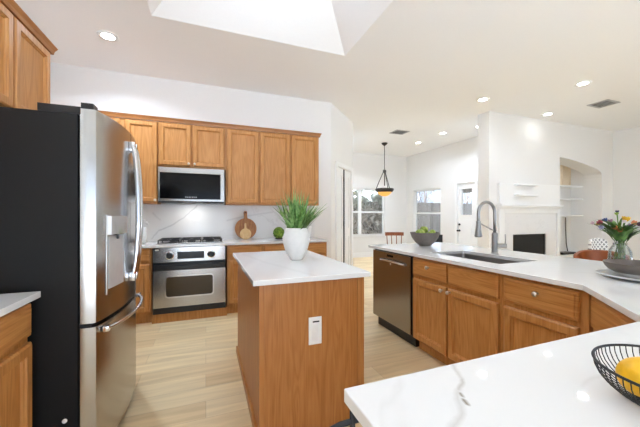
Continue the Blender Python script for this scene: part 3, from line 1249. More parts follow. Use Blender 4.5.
# ------------------------------------------------------------------ gas cooktop
KL = (-.19, 4.43, CT)
t = thing('cooktop', 'black gas cooktop with cast grates set in the worktop', 'cooktop', KL)
CX0, CX1, CY0, CY1 = -.575, .215, 4.215, 4.645
MB(KL).box(CX0, CX1, CY0, CY1, CT + .001, CT + .012, .004).build('base_plate', STEEL, t)
for bx, by in ((-.40, 4.32), (-.40, 4.54), (-.18, 4.43), (.05, 4.32), (.05, 4.54)):
    m = MB(KL)
    m.lathe((bx, by, CT + .0122), [(.055, 0), (.05, .010), (.034, .012), (.034, .022), (.02, .026)], 20)
    m.build('burner', BLACKM, t, 'y')
for gx0, gx1 in ((-.565, -.315), (-.305, -.055), (-.045, .205)):
    m = MB(KL)
    z = CT + .052
    gy0, gy1 = 4.225, 4.635
    w = .007
    for x in (gx0, gx1 - 2 * w):
        m.box(x, x + 2 * w, gy0, gy1, z - .012, z, .002)
    for y in (gy0, (gy0 + gy1) / 2 - w, gy1 - 2 * w):
        m.box(gx0 + 2 * w, gx1 - 2 * w, y, y + 2 * w, z - .012, z, .002)
    for y in (4.32, 4.54):
        cx = (gx0 + gx1) / 2
        m.box(cx - w, cx + w, y - .08, y - .02, z - .012, z + .004, .002)
        m.box(cx - w, cx + w, y + .02, y + .08, z - .012, z + .004, .002)
        m.box(gx0 + .014, cx - .025, y - w, y + w, z - .012, z + .004, .002)
        m.box(cx + .025, gx1 - .014, y - w, y + w, z - .012, z + .004, .002)
    for x in (gx0, gx1 - 2 * w):
        for y in (gy0, gy1 - 2 * w):
            m.box(x, x + 2 * w, y, y + 2 * w, CT + .0125, z - .0118)
    m.build('grate', BLACKM, t)

# ------------------------------------------------------------------ dishwasher
DL = (2.2, 2.81, 0)
t = thing('dishwasher', 'dark stainless dishwasher at the far end of the sink run', 'dishwasher', DL)
DY0, DY1 = 2.452, 3.168
DX = 1.894
MB(DL).box(DX + .03, DX + .58, DY0, DY1, .078, .882).build('body', BLACK, t)
MB(DL).box(DX + .07, DX + .55, DY0 + .01, DY1 - .01, F0, .077).build('toe_kick', BLACK, t)
dp = MB(DL).box(DX, DX + .029, DY0 + .006, DY1 - .002, .09, .866, .004).build('door_panel', STEEL_D, t)
m = MB(DL)
pts = []
for k in range(15):
    s = k / 14
    pts.append((DX - .012 - .03 * math.sin(PI * s) ** .5, 2.545 + s * (2.985 - 2.545), .785 - .012 * (1 - math.sin(PI * s))))
m.tube(pts, .010, 10)
for k in (0, -1):
    m.box(DX - .016, DX - .0005, pts[k][1] - .012, pts[k][1] + .012, pts[k][2] - .012, pts[k][2] + .012, .003)
m.build('handle', CHROME, dp, 'y')
MB(DL).box(DX - .003, DX - .0002, 2.755, 2.865, .818, .842, .001).build('latch_display', BGLASS, dp)
m = MB(DL)
m.lathe((DX - .0005, 2.80, .742), [(.009, 0), (.008, -.002)], 12, axis='x')
m.build('badge', NICKEL, dp)
MB(DL).box(DX + .012, DX + .11, 2.436, 2.4505, .078, .882).build('side_seal', BLACK, t)

# ------------------------------------------------------------------ sink and faucet
SL = (2.285, 2.0, .69)
t = thing('sink', 'rectangular stainless undermount sink set into the white worktop', 'sink', SL)


def rloop(x0, x1, y0, y1, z, r):
    return [(x, y, z) for x, y in rr(x0, x1, y0, y1, r, 4)]


m = MB(SL)
zt = CT - CTH - .0015
m.rings([rloop(KX0 - .025, KX1 + .02, KY0 - .025, KY1 + .02, zt, .04), rloop(KX0 + .004, KX1 - .004, KY0 + .004, KY1 - .004, zt, .035),
         rloop(KX0 + .012, KX1 - .012, KY0 + .012, KY1 - .012, zt - .18, .035), rloop(KX0 + .04, KX1 - .04, KY0 + .04, KY1 - .04, zt - .205, .03)], True, False, True)
m.rings([rloop(KX0 - .025, KX1 + .02, KY0 - .025, KY1 + .02, zt - .0015, .04), rloop(KX0 + .0005, KX1 - .0005, KY0 + .0005, KY1 - .0005, zt - .0015, .035),
         rloop(KX0 + .009, KX1 - .009, KY0 + .009, KY1 - .009, zt - .182, .035), rloop(KX0 + .038, KX1 - .038, KY0 + .038, KY1 - .038, zt - .209, .03)], True, False, True)
m.build('basin', steel('sink_steel', '#A9A7A5', .3), t, 'y')
m = MB(SL)
m.lathe((2.30, 2.0, zt - .204), [(.05, 0), (.045, .003), (.03, .001), (.01, .001)], 24)
m.build('drain', CHROME, t, 'y')

QX, QY = 2.60, 2.10
t = thing('faucet', 'gunmetal pull-down faucet with a high spring arc behind the sink', 'faucet', (QX, QY, CT))
FO = (QX, QY, CT)
m = MB(FO)
m.lathe((QX, QY, CT + .001), [(.036, 0), (.036, .006), (.027, .010), (.026, .185), (.022, .195), (.016, .20)], 24)
m.build('base', FAUCET, t, 'y')
R_ = .105
pts = [(QX, QY, CT + .198), (QX, QY, CT + .30), (QX, QY, 1.30)]
for k in range(1, 21):
    a = PI * k / 20
    pts.append((QX - R_ + R_ * math.cos(a), QY, 1.30 + R_ * math.sin(a)))
pts.append((QX - 2 * R_, QY, 1.25))
pts.append((QX - 2 * R_, QY, 1.225))
MB(FO).tube(pts, .0145, 14).build('spout', FAUCET, t, 'all')
m = MB(FO)
m.lathe((QX - 2 * R_, QY, 1.08), [(.032, 0), (.034, .004), (.031, .02), (.024, .07), (.020, .12), (.021, .144)], 20)
m.build('spray_head', FAUCET, t, 'y')
m = MB(FO)
m.lathe((QX - 2 * R_, QY, 1.0795), [(.027, -.004), (.030, 0)], 20)
m.build('spray_nozzle', BLACK, t, 'y')
m = MB(FO)
m.tube([(QX - .018, QY, 1.135), (QX - .10, QY, 1.165), (QX - 2 * R_ + .02, QY, 1.205)], .006, 8)
m.build('support_arm', FAUCET, t, 'all')
m = MB(FO)
ax, ay = .78, -.62
m.tube([(QX + .024 * ax, QY + .024 * ay, CT + .075), (QX + .10 * ax, QY + .10 * ay, CT + .075)], .021, 14)
hd = m.build('handle_hub', FAUCET, t, 'y')
MB(FO).tube([(QX + .088 * ax, QY + .088 * ay, CT + .08), (QX + .092 * ax, QY + .092 * ay, CT + .13), (QX + .09 * ax, QY + .09 * ay, CT + .185)], .0055, 8).build('lever', FAUCET, hd, 'all')

# ------------------------------------------------------------------ fireplace
PL = (5.95, YP, 0)
t = thing('fireplace', 'white fireplace with veined marble surround and black glass firebox', 'fireplace', PL)
m = MB(PL)
for x0, x1, z0, z1 in ((5.085, 5.225, F0, 1.40), (6.735, 6.82, F0, 1.40), (5.225, 6.735, 1.315, 1.40)):
    m.box(x0, x1, YP - .05, YP - .001, z0, z1, .004)
m.build('surround_frame', TRIM, t)
m = MB(PL)
m.box(5.2255, FB[0], YP - .022, YP - .001, F0, 1.3145)
m.box(FB[1], 6.7345, YP - .022, YP - .001, F0, 1.3145)
m.box(FB[0], FB[1], YP - .022, YP - .001, FB[3], 1.3145)
m.box(FB[0], FB[1], YP - .022, YP - .001, F0, FB[2])
m.build('marble_surround', FPMARBLE, t)
m = MB(PL)
m.box(5.06, 6.84, YP - .11, YP - .001, 1.445, 1.48, .004)
m.box(5.075, 6.83, YP - .075, YP - .001, 1.401, 1.4445, .006)
m.build('mantel_shelf', TRIM, t)
m = MB(PL)
m.box(5.10, 6.82, YP - .045, YP - .001, 1.4805, 1.885, .003)
m.build('overmantel', TRIM, t)
fbx = MB(PL)
for p in ((FB[0], FB[1], YP + .20, YP + .22, FB[2], FB[3]), (FB[0], FB[0] + .015, YP, YP + .20, FB[2], FB[3]), (FB[1] - .015, FB[1], YP, YP + .20, FB[2], FB[3]),
          (FB[0], FB[1], YP, YP + .20, FB[3] - .015, FB[3]), (FB[0], FB[1], YP, YP + .20, FB[2], FB[2] + .015)):
    fbx.box(*p)
fb = fbx.build('firebox', BLACKM, t)
MB(PL).box(FB[0] + .016, FB[1] - .016, YP + .01, YP + .016, FB[2] + .016, FB[3] - .016).build('glass_door', BGLASS, fb)
for k, z in enumerate((1.66, 1.862)):
    tag(MB().box(5.48, 6.05, YP - .13, YP - .046, z - .018, z + .014, .004).build('picture_ledge', TRIM),
        ['slim white ledge just above the mantel shelf', 'slim white ledge nearest the ceiling above the fireplace'][k], 'ledge', 'slim ledges above the mantel')

# niche shelves
for k, (z, lab) in enumerate(((1.965, 'white niche shelf closest to the arch, under the warm-glow panel'), (1.665, 'middle white shelf inside the arched niche'),
                              (1.28, 'white niche shelf above the hanging cable'))):
    tag(MB().box(NX0 + .001, NX1 - .001, YP + .362, YP + .602, z - .03, z, .002).build('niche_shelf', TRIM), lab, 'shelf', 'shelves in the arched niche')
tag(MB().box(NX0 + .001, NX1 - .001, YP + .362, YP + .618, F0, .36, .003).build('niche_cabinet', TRIM), 'low white built-in cabinet at the foot of the niche', 'cabinet')
t = thing('media_box', 'small black media box on the low niche cabinet with a cable', 'media box', (7.86, 4.52, .361))
MO = (7.86, 4.52, .361)
MB(MO).box(7.66, 8.12, 4.44, 4.62, .3612, .415, .004).build('casing', BLACK, t)
MB(MO).tube([(8.10, 4.60, .40), (8.125, 4.645, .6), (8.115, 4.65, .95), (8.12, 4.655, 1.22)], .010, 8).build('cable', PENDM, t, 'all')

# ------------------------------------------------------------------ ceiling fittings
LG = 'recessed ceiling lights'
cans = [(-.98, 3.81, 'round ceiling light above the fridge, near the range wall', 2.8),
        (4.30, 3.69, 'round ceiling light just in front of the fireplace wall corner', .5),
        (5.14, 2.72, 'biggest round ceiling light over the living room, closest to the camera beside the vent'),
        (6.08, 3.79, 'round ceiling light close to the wall above the mantel', .06),
        (5.19, 5.54, 'tiny round ceiling light in front of the yard door'),
        (5.28, 6.53, 'small round ceiling light by the nook window, beyond the pendant vent'),
        (2.10, .20, 'added unseen ceiling light over the near worktop', .15),  # out-of-view lights from here on, added to even out the lighting
        (-.70, .20, 'added unseen ceiling light over the side worktop', .3),
        (4.6, .3, 'added unseen ceiling light over the seating side', .5),
        (3.30, 6.9, 'added unseen ceiling light in the nook beside the pantry wall', 3.0),  # hidden from view, added to brighten the dim nook
        (5.55, 4.85, 'added unseen ceiling light behind the fireplace wall, by the yard door', 2.0),
        (7.3, 1.0, 'added unseen ceiling light over the living room, first from the rear', 1.6),  # out of view, added to brighten the living-room wall
        (7.3, 2.6, 'added unseen ceiling light over the living room, second from the rear', .9)]


def can(x, y, lab, power=1.0):
    L_ = (x, y, ZC)
    t = thing('recessed_light', lab, 'ceiling light', L_, 0, LG)
    m = MB(L_)
    m.lathe((x, y, ZC), [(.062, -.006), (.082, -.012), (.098, -.006), (.099, -.0005)], 32, False, False)
    m.build('trim_ring', WHITE, t, 'all')
    m = MB(L_)
    m.lathe((x, y, ZC), [(.063, -.0055), (.063, -.002)], 32)
    m.build('lens', LENS, t)
    ld = bpy.data.lights.new('can_lamp', 'AREA')
    ld.shape = 'DISK'
    ld.size = .11
    ld.energy = CAN_POWER * power
    ld.color = (.83, .955, 1.15)
    ld.spread = math.radians(150)
    lo_ = bpy.data.objects.new('can_lamp', ld)
    C.objects.link(lo_)
    lo_.parent = t
    lo_.location = (0, 0, -.016)
    return t


for c_ in cans:
    can(*c_)


def vent(x, y, w, h, lab):
    L_ = (x, y, ZC)
    t = thing('ceiling_vent', lab, 'ceiling vent', L_, 0, 'ceiling vents')
    MB(L_).box(x - w / 2 + .03, x + w / 2 - .03, y - h / 2 + .03, y + h / 2 - .03, ZC - .006, ZC - .001).build('backing', VENTD, t)
    m = MB(L_)
    for a in ((x - w / 2, x + w / 2, y - h / 2, y - h / 2 + .028), (x - w / 2, x + w / 2, y + h / 2 - .028, y + h / 2),
              (x - w / 2, x - w / 2 + .028, y - h / 2 + .0285, y + h / 2 - .0285), (x + w / 2 - .028, x + w / 2, y - h / 2 + .0285, y + h / 2 - .0285)):
        m.box(a[0], a[1], a[2], a[3], ZC - .012, ZC - .001)
    m.build('vent_frame', VENT, t)
    m = MB(L_)
    n = 7
    for k in range(n):
        yy = y - h / 2 + .04 + k * (h - .08) / (n - 1)
        m.rings([[(x - w / 2 + .029, yy - .010, ZC - .013), (x - w / 2 + .029, yy + .008, ZC - .0065), (x - w / 2 + .029, yy + .009, ZC - .0075), (x - w / 2 + .029, yy - .009, ZC - .014)],
                 [(x + w / 2 - .029, yy - .010, ZC - .013), (x + w / 2 - .029, yy + .008, ZC - .0065), (x + w / 2 - .029, yy + .009, ZC - .0075), (x + w / 2 - .029, yy - .009, ZC - .014)]])
    m.build('louvers', VENT, t)


vent(6.40, 3.09, .36, .30, 'grey ceiling vent over the living room near the fireplace wall')
vent(4.19, 5.83, .36, .30, 'small grey ceiling vent in front of the pendant lamp')

# pendant lamp
HX, HY = 4.46, 6.87
HO = (HX, HY, ZC)
t = thing('pendant_lamp', 'bronze pendant lamp with amber glass bowl hanging in the nook', 'pendant lamp', HO)
m = MB(HO)
m.lathe((HX, HY, ZC), [(.015, -.075), (.045, -.055), (.075, -.025), (.08, -.001)], 24)
m.build('canopy', PENDM, t, 'y')
MB(HO).tube([(HX, HY, ZC - .07), (HX, HY, 2.48)], .009, 8).build('rod', PENDM, t, 'all')
m = MB(HO)
m.lathe((HX, HY, 2.40), [(.012, 0), (.045, .01), (.045, .07), (.02, .09)], 16)
m.build('hub', PENDM, t, 'y')
for k in range(3):
    a = 2 * PI * k / 3 + .55
    MB(HO).tube([(HX + .035 * math.cos(a), HY + .035 * math.sin(a), 2.42), (HX + .13 * math.cos(a), HY + .13 * math.sin(a), 2.2),
                 (HX + .225 * math.cos(a), HY + .225 * math.sin(a), 1.97)], .010, 8).build('arm', PENDM, t, 'all')
MB(HO).tube([(HX, HY, 2.40), (HX, HY, 2.06)], .014, 8).build('stem', PENDM, t, 'all')
m = MB(HO)
m.lathe((HX, HY, 0), [(.232, 1.985), (.245, 1.965), (.238, 1.93), (.20, 1.885), (.193, 1.89), (.228, 1.932), (.234, 1.962), (.224, 1.978)], 32, False, False)
m.bm.faces.ensure_lookup_table()
m.build('shade_ring', PENDM, t, 'all')
m = MB(HO)
m.lathe((HX, HY, 0), [(.01, 1.775), (.075, 1.785), (.135, 1.82), (.182, 1.872), (.19, 1.93), (.16, 1.965), (.08, 1.99), (.03, 1.995)], 28)
m.build('glass_bowl', PGLOW, t, 'all')

# ------------------------------------------------------------------ plants and tableware
# island plant
VX, VY = .70, 2.39
t = thing('potted_grass_plant', 'white vase of tall green grass standing on the island', 'potted plant', (VX, VY, CT))
VO = (VX, VY, CT)
m = MB(VO)
z0 = CT + .001
m.lathe((VX, VY, z0), [(.044, 0), (.049, .004), (.054, .012), (.076, .045), (.095, .09), (.108, .135), (.1125, .165), (.109, .19), (.098, .225), (.088, .258), (.085, .262), (.081, .258), (.079, .235), (.01, .232)], 44)
m.build('vase', MATTEC, t, 'y')
m = MB(VO)
rg = random.Random(4)
for k in range(125):
    a = rg.uniform(0, 2 * PI)
    r0 = rg.uniform(.0, .07)
    spread = rg.uniform(.0, 1.0) ** .8
    ln = rg.uniform(.20, .33) + .05 * (1 - spread)
    if rg.random() < .12:
        ln += .03
    lean = spread * .92
    bend = rg.uniform(.0, .35) * spread
    w = rg.uniform(.007, .0135)
    tw = rg.uniform(0, PI)
    L_, Rr = [], []
    px, pz, ang = r0 + .0, z0 + .225, lean * .75
    steps = 7
    for s in range(steps + 1):
        ww = w * (1 - (s / steps) ** 2.2) + .0003
        cx, cy = VX + px * math.cos(a), VY + px * math.sin(a)
        sx_, sy_ = -math.sin(a + tw * .3) * ww, math.cos(a + tw * .3) * ww
        L_.append((cx - sx_, cy - sy_, pz))
        Rr.append((cx + sx_, cy + sy_, pz))
        px += ln / steps * math.sin(ang)
        pz += ln / steps * math.cos(ang)
        ang += bend / steps * 1.6
    for s in range(steps):
        m.face([L_[s], Rr[s], Rr[s + 1], L_[s + 1]])
m.build('foliage', GRASS, t, None)

# cutting boards against the backsplash
def lean_board(name, label, x, r, hl, hw, thick, ybase, tilt, mat, hole=True):
    t = thing(name, label, 'cutting board', (x, ybase, CT + .0015))
    pts = []
    n = 40
    half = math.asin(min(.99, hw / r))
    for k in range(n + 1):
        a = PI / 2 + half + (2 * PI - 2 * half) * k / n
        pts.append((r * math.cos(a), r + r * math.sin(a)))
    top = 2 * r + hl
    pts += [(hw * .8, 2 * r + .02), (hw * .85, top - hw * .8), (hw * .5, top - .004), (-hw * .5, top - .004), (-hw * .85, top - hw * .8), (-hw * .8, 2 * r + .02)]
    m = MB()
    ct, st = math.cos(tilt), math.sin(tilt)

    def T(px, pz, d):
        return (px, d * ct + pz * st, pz * ct - d * st + thick * st)
    m.rings([[T(px, pz, 0) for px, pz in pts], [T(px, pz, thick) for px, pz in pts]])
    m.build('board', mat, t, None, bevel=.003)
    if hole:
        h = MB()
        h.rings([[T(.011 * math.cos(2 * PI * k / 14), top - .03 + .011 * math.sin(2 * PI * k / 14), -.0012) for k in range(14)],
                 [T(.011 * math.cos(2 * PI * k / 14), top - .03 + .011 * math.sin(2 * PI * k / 14), -.0003) for k in range(14)]])
        h.build('hanging_hole', BLACKM, t)
    return t


lean_board('cutting_board', 'big round walnut cutting board with handle leaning on the backsplash', .565, .160, .115, .03, .018, 4.60, .20, WALNUT)
lean_board('cutting_board', 'small pale paddle board in front of the round walnut board', .555, .083, .085, .018, .012, 4.555, .22, MAPLE, False)

# moss ball
t = thing('moss_ball', 'green moss ball ornament in a dark dish on the worktop', 'moss ball', (1.03, 4.45, CT + .001))
m = MB((1.03, 4.45, CT + .001))
m.lathe((1.03, 4.45, CT + .001), [(.04, 0), (.055, .008), (.058, .02), (.05, .018), (.04, .012)], 20)
m.build('dish', BLACKM, t, 'y')
m = MB((1.03, 4.45, CT + .001))
m.sphere((1.03, 4.45, CT + .098), .083, 32, 20)
for w in m.bm.verts:
    k = rg.uniform(-.006, .008)
    d_ = (w.co - Vector((0, 0, .097)))
    w.co += d_.normalized() * k
m.build('moss', MOSS, t, 'all')
# little white pot behind the plant
t = thing('planter_pot', 'white flared pot on the range worktop behind the grass plant', 'pot', (1.47, 4.5, CT + .001))
m = MB((1.47, 4.5, CT + .001))
m.lathe((1.47, 4.5, CT + .001), [(.06, 0), (.065, .005), (.10, .19), (.105, .20), (.098, .20), (.09, .17), (.02, .165)], 28)
m.build('pot', CERAM, t, 'y')
m = MB((1.47, 4.5, CT + .001))
for k in range(16):
    a = rg.uniform(0, 2 * PI)
    l_ = rg.uniform(.06, .13)
    c0 = Vector((1.47 + .03 * math.cos(a), 4.5 + .03 * math.sin(a), CT + .165))
    c1 = c0 + Vector((math.cos(a) * l_ * .7, math.sin(a) * l_ * .7, l_ * .8))
    s_ = Vector((-math.sin(a), math.cos(a), 0)) * .018
    mid = (c0 + c1) / 2
    m.face([c0, mid + s_, c1, mid - s_])
m.build('leaves', STEMG, t)
# white pitcher by the fridge
t = thing('white_vase', 'slim white vase with a white blossom between fridge and cooktop', 'vase', (-.765, 4.45, CT + .001))
m = MB((-.765, 4.45, CT + .001))
m.lathe((-.765, 4.45, CT + .001), [(.042, 0), (.047, .006), (.050, .10), (.046, .19), (.040, .21), (.036, .21), (.034, .19), (.01, .18)], 28)
m.build('vase_body', CERAM, t, 'y')
m = MB((-.765, 4.45, CT + .001))
m.tube([(-.765, 4.45, 1.10), (-.755, 4.45, 1.17), (-.745, 4.44, 1.215)], .003, 6)
for a, b_, c_, r in ((-.752, 4.44, 1.215, .016), (-.725, 4.44, 1.185, .018), (-.708, 4.44, 1.165, .014)):
    m.sphere((a, b_, c_), r, 10, 6, (1.3, 1, .7))
m.build('blossom', WHITE, t, 'all')


def bowl(name, label, cat, c, prof, mat, part='bowl_body', group=None):
    t = thing(name, label, cat, c, 0, group)
    m = MB(c)
    m.lathe(c, prof, 40)
    m.build(part, mat, t, 'y')
    return t


# peninsula fruit bowl
bc = (2.46, 2.92, CT + .001)
bowl('fruit_bowl', 'grey stoneware bowl of green fruit near the dishwasher end', 'bowl', bc,
     [(.066, 0), (.070, .004), (.115, .045), (.150, .095), (.170, .152), (.172, .158), (.166, .158), (.145, .10), (.110, .055), (.05, .022)], STONEB)
for k, (x, y, z, r, lab) in enumerate(((-.085, -.02, .150, .054, 'green fruit lying in the grey bowl on the wooden chair side'),
                                       (.012, .030, .185, .050, 'topmost green fruit heaped in the grey bowl'),
                                       (-.005, -.098, .140, .038, 'small green fruit tucked low against the near rim of the grey bowl'),
                                       (.098, -.02, .160, .036, 'green fruit at the faucet side of the grey bowl'))):
    c = (bc[0] + x, bc[1] + y, bc[2] + z)
    t = thing('green_fruit', lab, 'fruit', c, 0, 'green fruit in the grey bowl')
    m = MB(c)
    m.sphere(c, r, 20, 14, (1, 1, .92))
    for w in m.bm.verts:
        w.co *= 1 + .03 * math.sin(5 * math.atan2(w.co.y, w.co.x)) * max(0, w.co.z / r)
        rxy = math.hypot(w.co.x, w.co.y)
        if rxy < r * .45 and w.co.z > 0:
            w.co.z -= (.45 * r - rxy) * .5
    m.build('flesh', GREENF, t, 'all')
    MB(c).tube([(c[0], c[1], c[2] + r * .66), (c[0] + .004, c[1], c[2] + r * 1.05)], .0025, 6).build('fruit_stem', DARKW, t)

# plate and bowl at the corner
pc = (2.335, .955, CT + .001)
bowl('serving_plate', 'big pale grey plate under the wide dark bowl', 'plate', pc,
     [(.10, 0), (.11, .003), (.165, .012), (.191, .022), (.195, .026), (.189, .027), (.16, .018), (.10, .010), (.02, .010)], PLATEM, 'plate_body')
pc2 = (2.335, .955, CT + .0125)
t = bowl('serving_bowl', 'wide shallow dark bowl with pale foot stacked on the pale plate', 'bowl', pc2,
         [(.112, .0235), (.135, .036), (.152, .056), (.159, .080), (.154, .081), (.145, .06), (.12, .038), (.02, .030)], STONED)
m = MB(pc2)
m.lathe(pc2, [(.075, 0), (.080, .002), (.098, .012), (.1118, .0232)], 40, True, True)
m.build('bowl_foot', PLATEM, t, 'y', label='pale glazed foot')

# glass vase with flowers
gc = (2.60, 1.165, CT + .001)
t = thing('glass_vase', 'clear glass vase behind the dark bowl at the worktop edge', 'vase', gc)
m = MB(gc)
m.lathe(gc, [(.05, 0), (.058, .01), (.062, .07), (.058, .125), (.044, .155), (.036, .165), (.037, .180), (.0345, .180), (.033, .165), (.041, .153), (.055, .123), (.059, .07), (.055, .014), (.01, .012)], 36)
m.build('vase_glass', VGLASS, t, 'all')
FG = 'flowers in the glass vase'
# each flower: direction (image-plane lateral, toward viewer), height, bloom colour
VRT = Vector((math.cos(.3638), -math.sin(.3638), 0))
VFW = Vector((math.sin(.3638), math.cos(.3638), 0))
fl_spec = [
    (-.100, .02, .335, '#C2506A', .020, 'rose pink flower low on the fireplace side of the vase'),
    (-.128, -.02, .305, '#A8AFCB', .017, 'pale lavender flower reaching furthest towards the fireplace'),
    (-.062, .03, .350, '#5F72A4', .018, 'dusty blue flower in the glass vase'),
    (-.070, -.04, .300, '#D98A4E', .018, 'orange flower leaning over the vase mouth'),
    (-.048, -.05, .285, '#CF7F5C', .017, 'salmon flower low in front of the bouquet'),
    (.035, .0, .355, '#E9B82C', .026, 'large yellow flower in the glass vase'),
    (.050, -.045, .300, '#E9E4EC', .020, 'white flower below the yellow one'),
    (.085, -.03, .325, '#6B3350', .018, 'dark plum flower in the glass vase'),
    (.105, .02, .330, '#D8875E', .020, 'coral flower leaning away from the fireplace'),
    (-.018, .04, .345, '#B58BA0', .016, 'mauve flower in the middle of the bouquet'),
    (-.030, -.01, .395, '#93AE45', .013, 'tall green bud at the top of the bouquet'),
    (.002, .02, .410, '#4B4660', .012, 'tall dark closed bud above the other flowers'),
    (-.120, .05, .330, '#DFC0CC', .014, 'pale pink bud behind the rose pink flower'),
    (-.080, .055, .325, '#D8B04A', .013, 'small golden flower between the blue and pink blooms'),
    (.012, -.05, .318, '#9A6FA0', .014, 'violet flower just in front of the bouquet centre'),
    (.066, .04, .345, '#E6D27A', .014, 'pale yellow flower behind the coral bloom'),
    (-.008, -.03, .345, '#F0E3E6', .014, 'small white flower near the centre top'),
    (.130, -.02, .300, '#C9A9B9', .016, 'dusty pink flower low on the side away from the fireplace'),
]


from mathutils.bvhtree import BVHTree
TAKEN = []                       # (flower index, tree) of every piece already in the vase
FR = random.Random(21)


def tree_of(bm):
    bm.verts.index_update()
    return BVHTree.FromBMesh(bm, epsilon=.0004)


def clear(bm, idx):
    tr = tree_of(bm)
    return all(k == idx or not tr.overlap(o_) for k, o_ in TAKEN)


def stem_mb(tip, base, neck):
    pts = []
    for k in range(11):
        u = k / 10
        if u < .45:
            p = base.lerp(neck, u / .45)
        else:
            w = (u - .45) / .55
            p = neck.lerp(tip, w) + Vector((0, 0, .016 * math.sin(PI * w)))
        pts.append(p)
    m = MB(gc)
    m.tube(pts, .0024, 6)
    return m, pts


def bloom_mb(tip, axis, r):
    m = MB(gc)
    sidev = axis.cross(Vector((0, 1, 0))).normalized()
    up2 = axis.cross(sidev)
    n = 7
    for lay, (open_, sc) in enumerate(((.75, 1.0), (.42, .85))):
        for k in range(n):
            a = 2 * PI * (k + lay * .5) / n
            out = sidev * math.cos(a) + up2 * math.sin(a)
            tn = -sidev * math.sin(a) + up2 * math.cos(a)
            prev = None
            for s_ in range(6):
                u = s_ / 5
                p = tip - axis * r * .5 + out * (r * sc * open_ * 1.25 * math.sin(u * 1.7)) + axis * (r * sc * 1.6 * u)
                w = r * .52 * math.sin(PI * (.14 + .8 * u)) + .0004
                row = (p - tn * w, p + tn * w)
                if prev:
                    m.face([prev[0], prev[1], row[1], row[0]])
                prev = row
    m.sphere(tuple(tip + axis * r * .1), r * .5, 10, 6)
    return m


def blade(m, st, dirv, ln, wid):
    sd = dirv.cross(Vector((0, 0, 1))).normalized()
    prev = None
    for k in range(7):
        u = k / 6
        p = st + dirv * ln * (.22 * u + .66 * u * u) + Vector((0, 0, ln * (.98 * u - .40 * u * u)))
        w = wid * math.sin(PI * min(1, .12 + u * .9)) + .0006
        row = (p - sd * w, p + sd * w)
        if prev:
            m.face([prev[0], prev[1], row[1], row[0]])
        prev = row


def flower(idx, lat, fwd, h, col, r, lab):
    r *= .88
    t = thing('cut_flower', lab, 'flower', gc, 0, FG)
    d = VRT * lat + VFW * fwd
    for tries in range(80):
        j_ = .02 * tries / 80
        tip = Vector(gc) + d * 1.08 + Vector((FR.uniform(-j_, j_), FR.uniform(-j_, j_), h - .022 + FR.uniform(-j_, j_) * .6))
        a = FR.uniform(0, 2 * PI)
        q1, q2 = .024 * math.sqrt(FR.random()), .040 * math.sqrt(FR.random())
        neck = Vector(gc) + d.normalized() * q1 * .8 + Vector((math.cos(a), math.sin(a), 0)) * q1 * .35 + Vector((0, 0, .176))
        base = Vector(gc) + d.normalized() * q2 * .6 + Vector((math.cos(a), math.sin(a), 0)) * q2 * .6 + Vector((0, 0, .020))
        ms, pts = stem_mb(tip, base, neck)
        axis = (pts[-1] - pts[-3]).normalized()
        mb_ = bloom_mb(tip, axis, r)
        if clear(ms.bm, idx) and clear(mb_.bm, idx):
            break
        if tries < 79:
            ms.bm.free()
            mb_.bm.free()
    TAKEN.append((idx, tree_of(ms.bm)))
    TAKEN.append((idx, tree_of(mb_.bm)))
    ms.build('flower_stem', STEMG, t, 'all')
    nm = 'petal_' + col[1:]
    if nm not in MATS:
        leaf_mat(nm, col, col, .6)
    mb_.build('bloom', MATS[nm], t, None)
    return t, d, pts


made = [(k,) + flower(k, *f_) for k, f_ in enumerate(fl_spec)]
for k, t, d, pts in made:
    m = MB(gc)
    for q_ in range(7):
        for tries in range(25):
            a = FR.uniform(0, 2 * PI)
            dirv = (d.normalized() + Vector((math.cos(a), math.sin(a), 0)) * FR.uniform(.1, .9)).normalized()
            ln = FR.uniform(.10, .215) * (1 - .018 * tries)
            probe = MB(gc)
            blade(probe, pts[6].lerp(pts[5], FR.random()) + dirv * .004, dirv, ln, FR.uniform(.0045, .0085))
            ok = clear(probe.bm, k)
            if ok:
                TAKEN.append((k, tree_of(probe.bm)))
                m.merge(probe.bm)
                break
            probe.bm.free()
    m.build('flower_leaf', STEMG, t, None)

# wire bowl with lemons on the near worktop
wc = (.835, .277, CT + .001)
t = thing('wire_bowl', 'black wire bowl holding lemons on the near worktop', 'bowl', wc)


def wprof(s):
    """bowl profile: s 0..1 from foot to rim"""
    r = .045 + .085 * math.sin(s * PI / 2) ** .9
    z = .004 + .078 * s ** 1.5
    return r, z * .88


m = MB(wc)
NW = 64
for k in range(NW):
    a = 2 * PI * k / NW
    m.tube([(wc[0] + wprof(s)[0] * math.cos(a), wc[1] + wprof(s)[0] * math.sin(a), wc[2] + wprof(s)[1]) for s in [i / 7 for i in range(8)]], .0011, 5)
m.build('wires', BLACKM, t, 'all')
for s, r, nm in ((1.0, .0028, 'rim'), (0.0, .0028, 'foot_ring')):
    R0, z_ = wprof(s)
    m = MB(wc)
    m.tube([(wc[0] + R0 * math.cos(2 * PI * k / 64), wc[1] + R0 * math.sin(2 * PI * k / 64), wc[2] + z_) for k in range(64)], r, 8, True)
    m.build(nm, BLACKM, t, 'all')
m = MB(wc)
for k in range(4):
    a = PI * k / 4
    m.tube([(wc[0] + .045 * math.cos(a), wc[1] + .045 * math.sin(a), wc[2] + .004), (wc[0] - .045 * math.cos(a), wc[1] - .045 * math.sin(a), wc[2] + .004)], .0012, 5)
m.build('foot_cross', BLACKM, t)


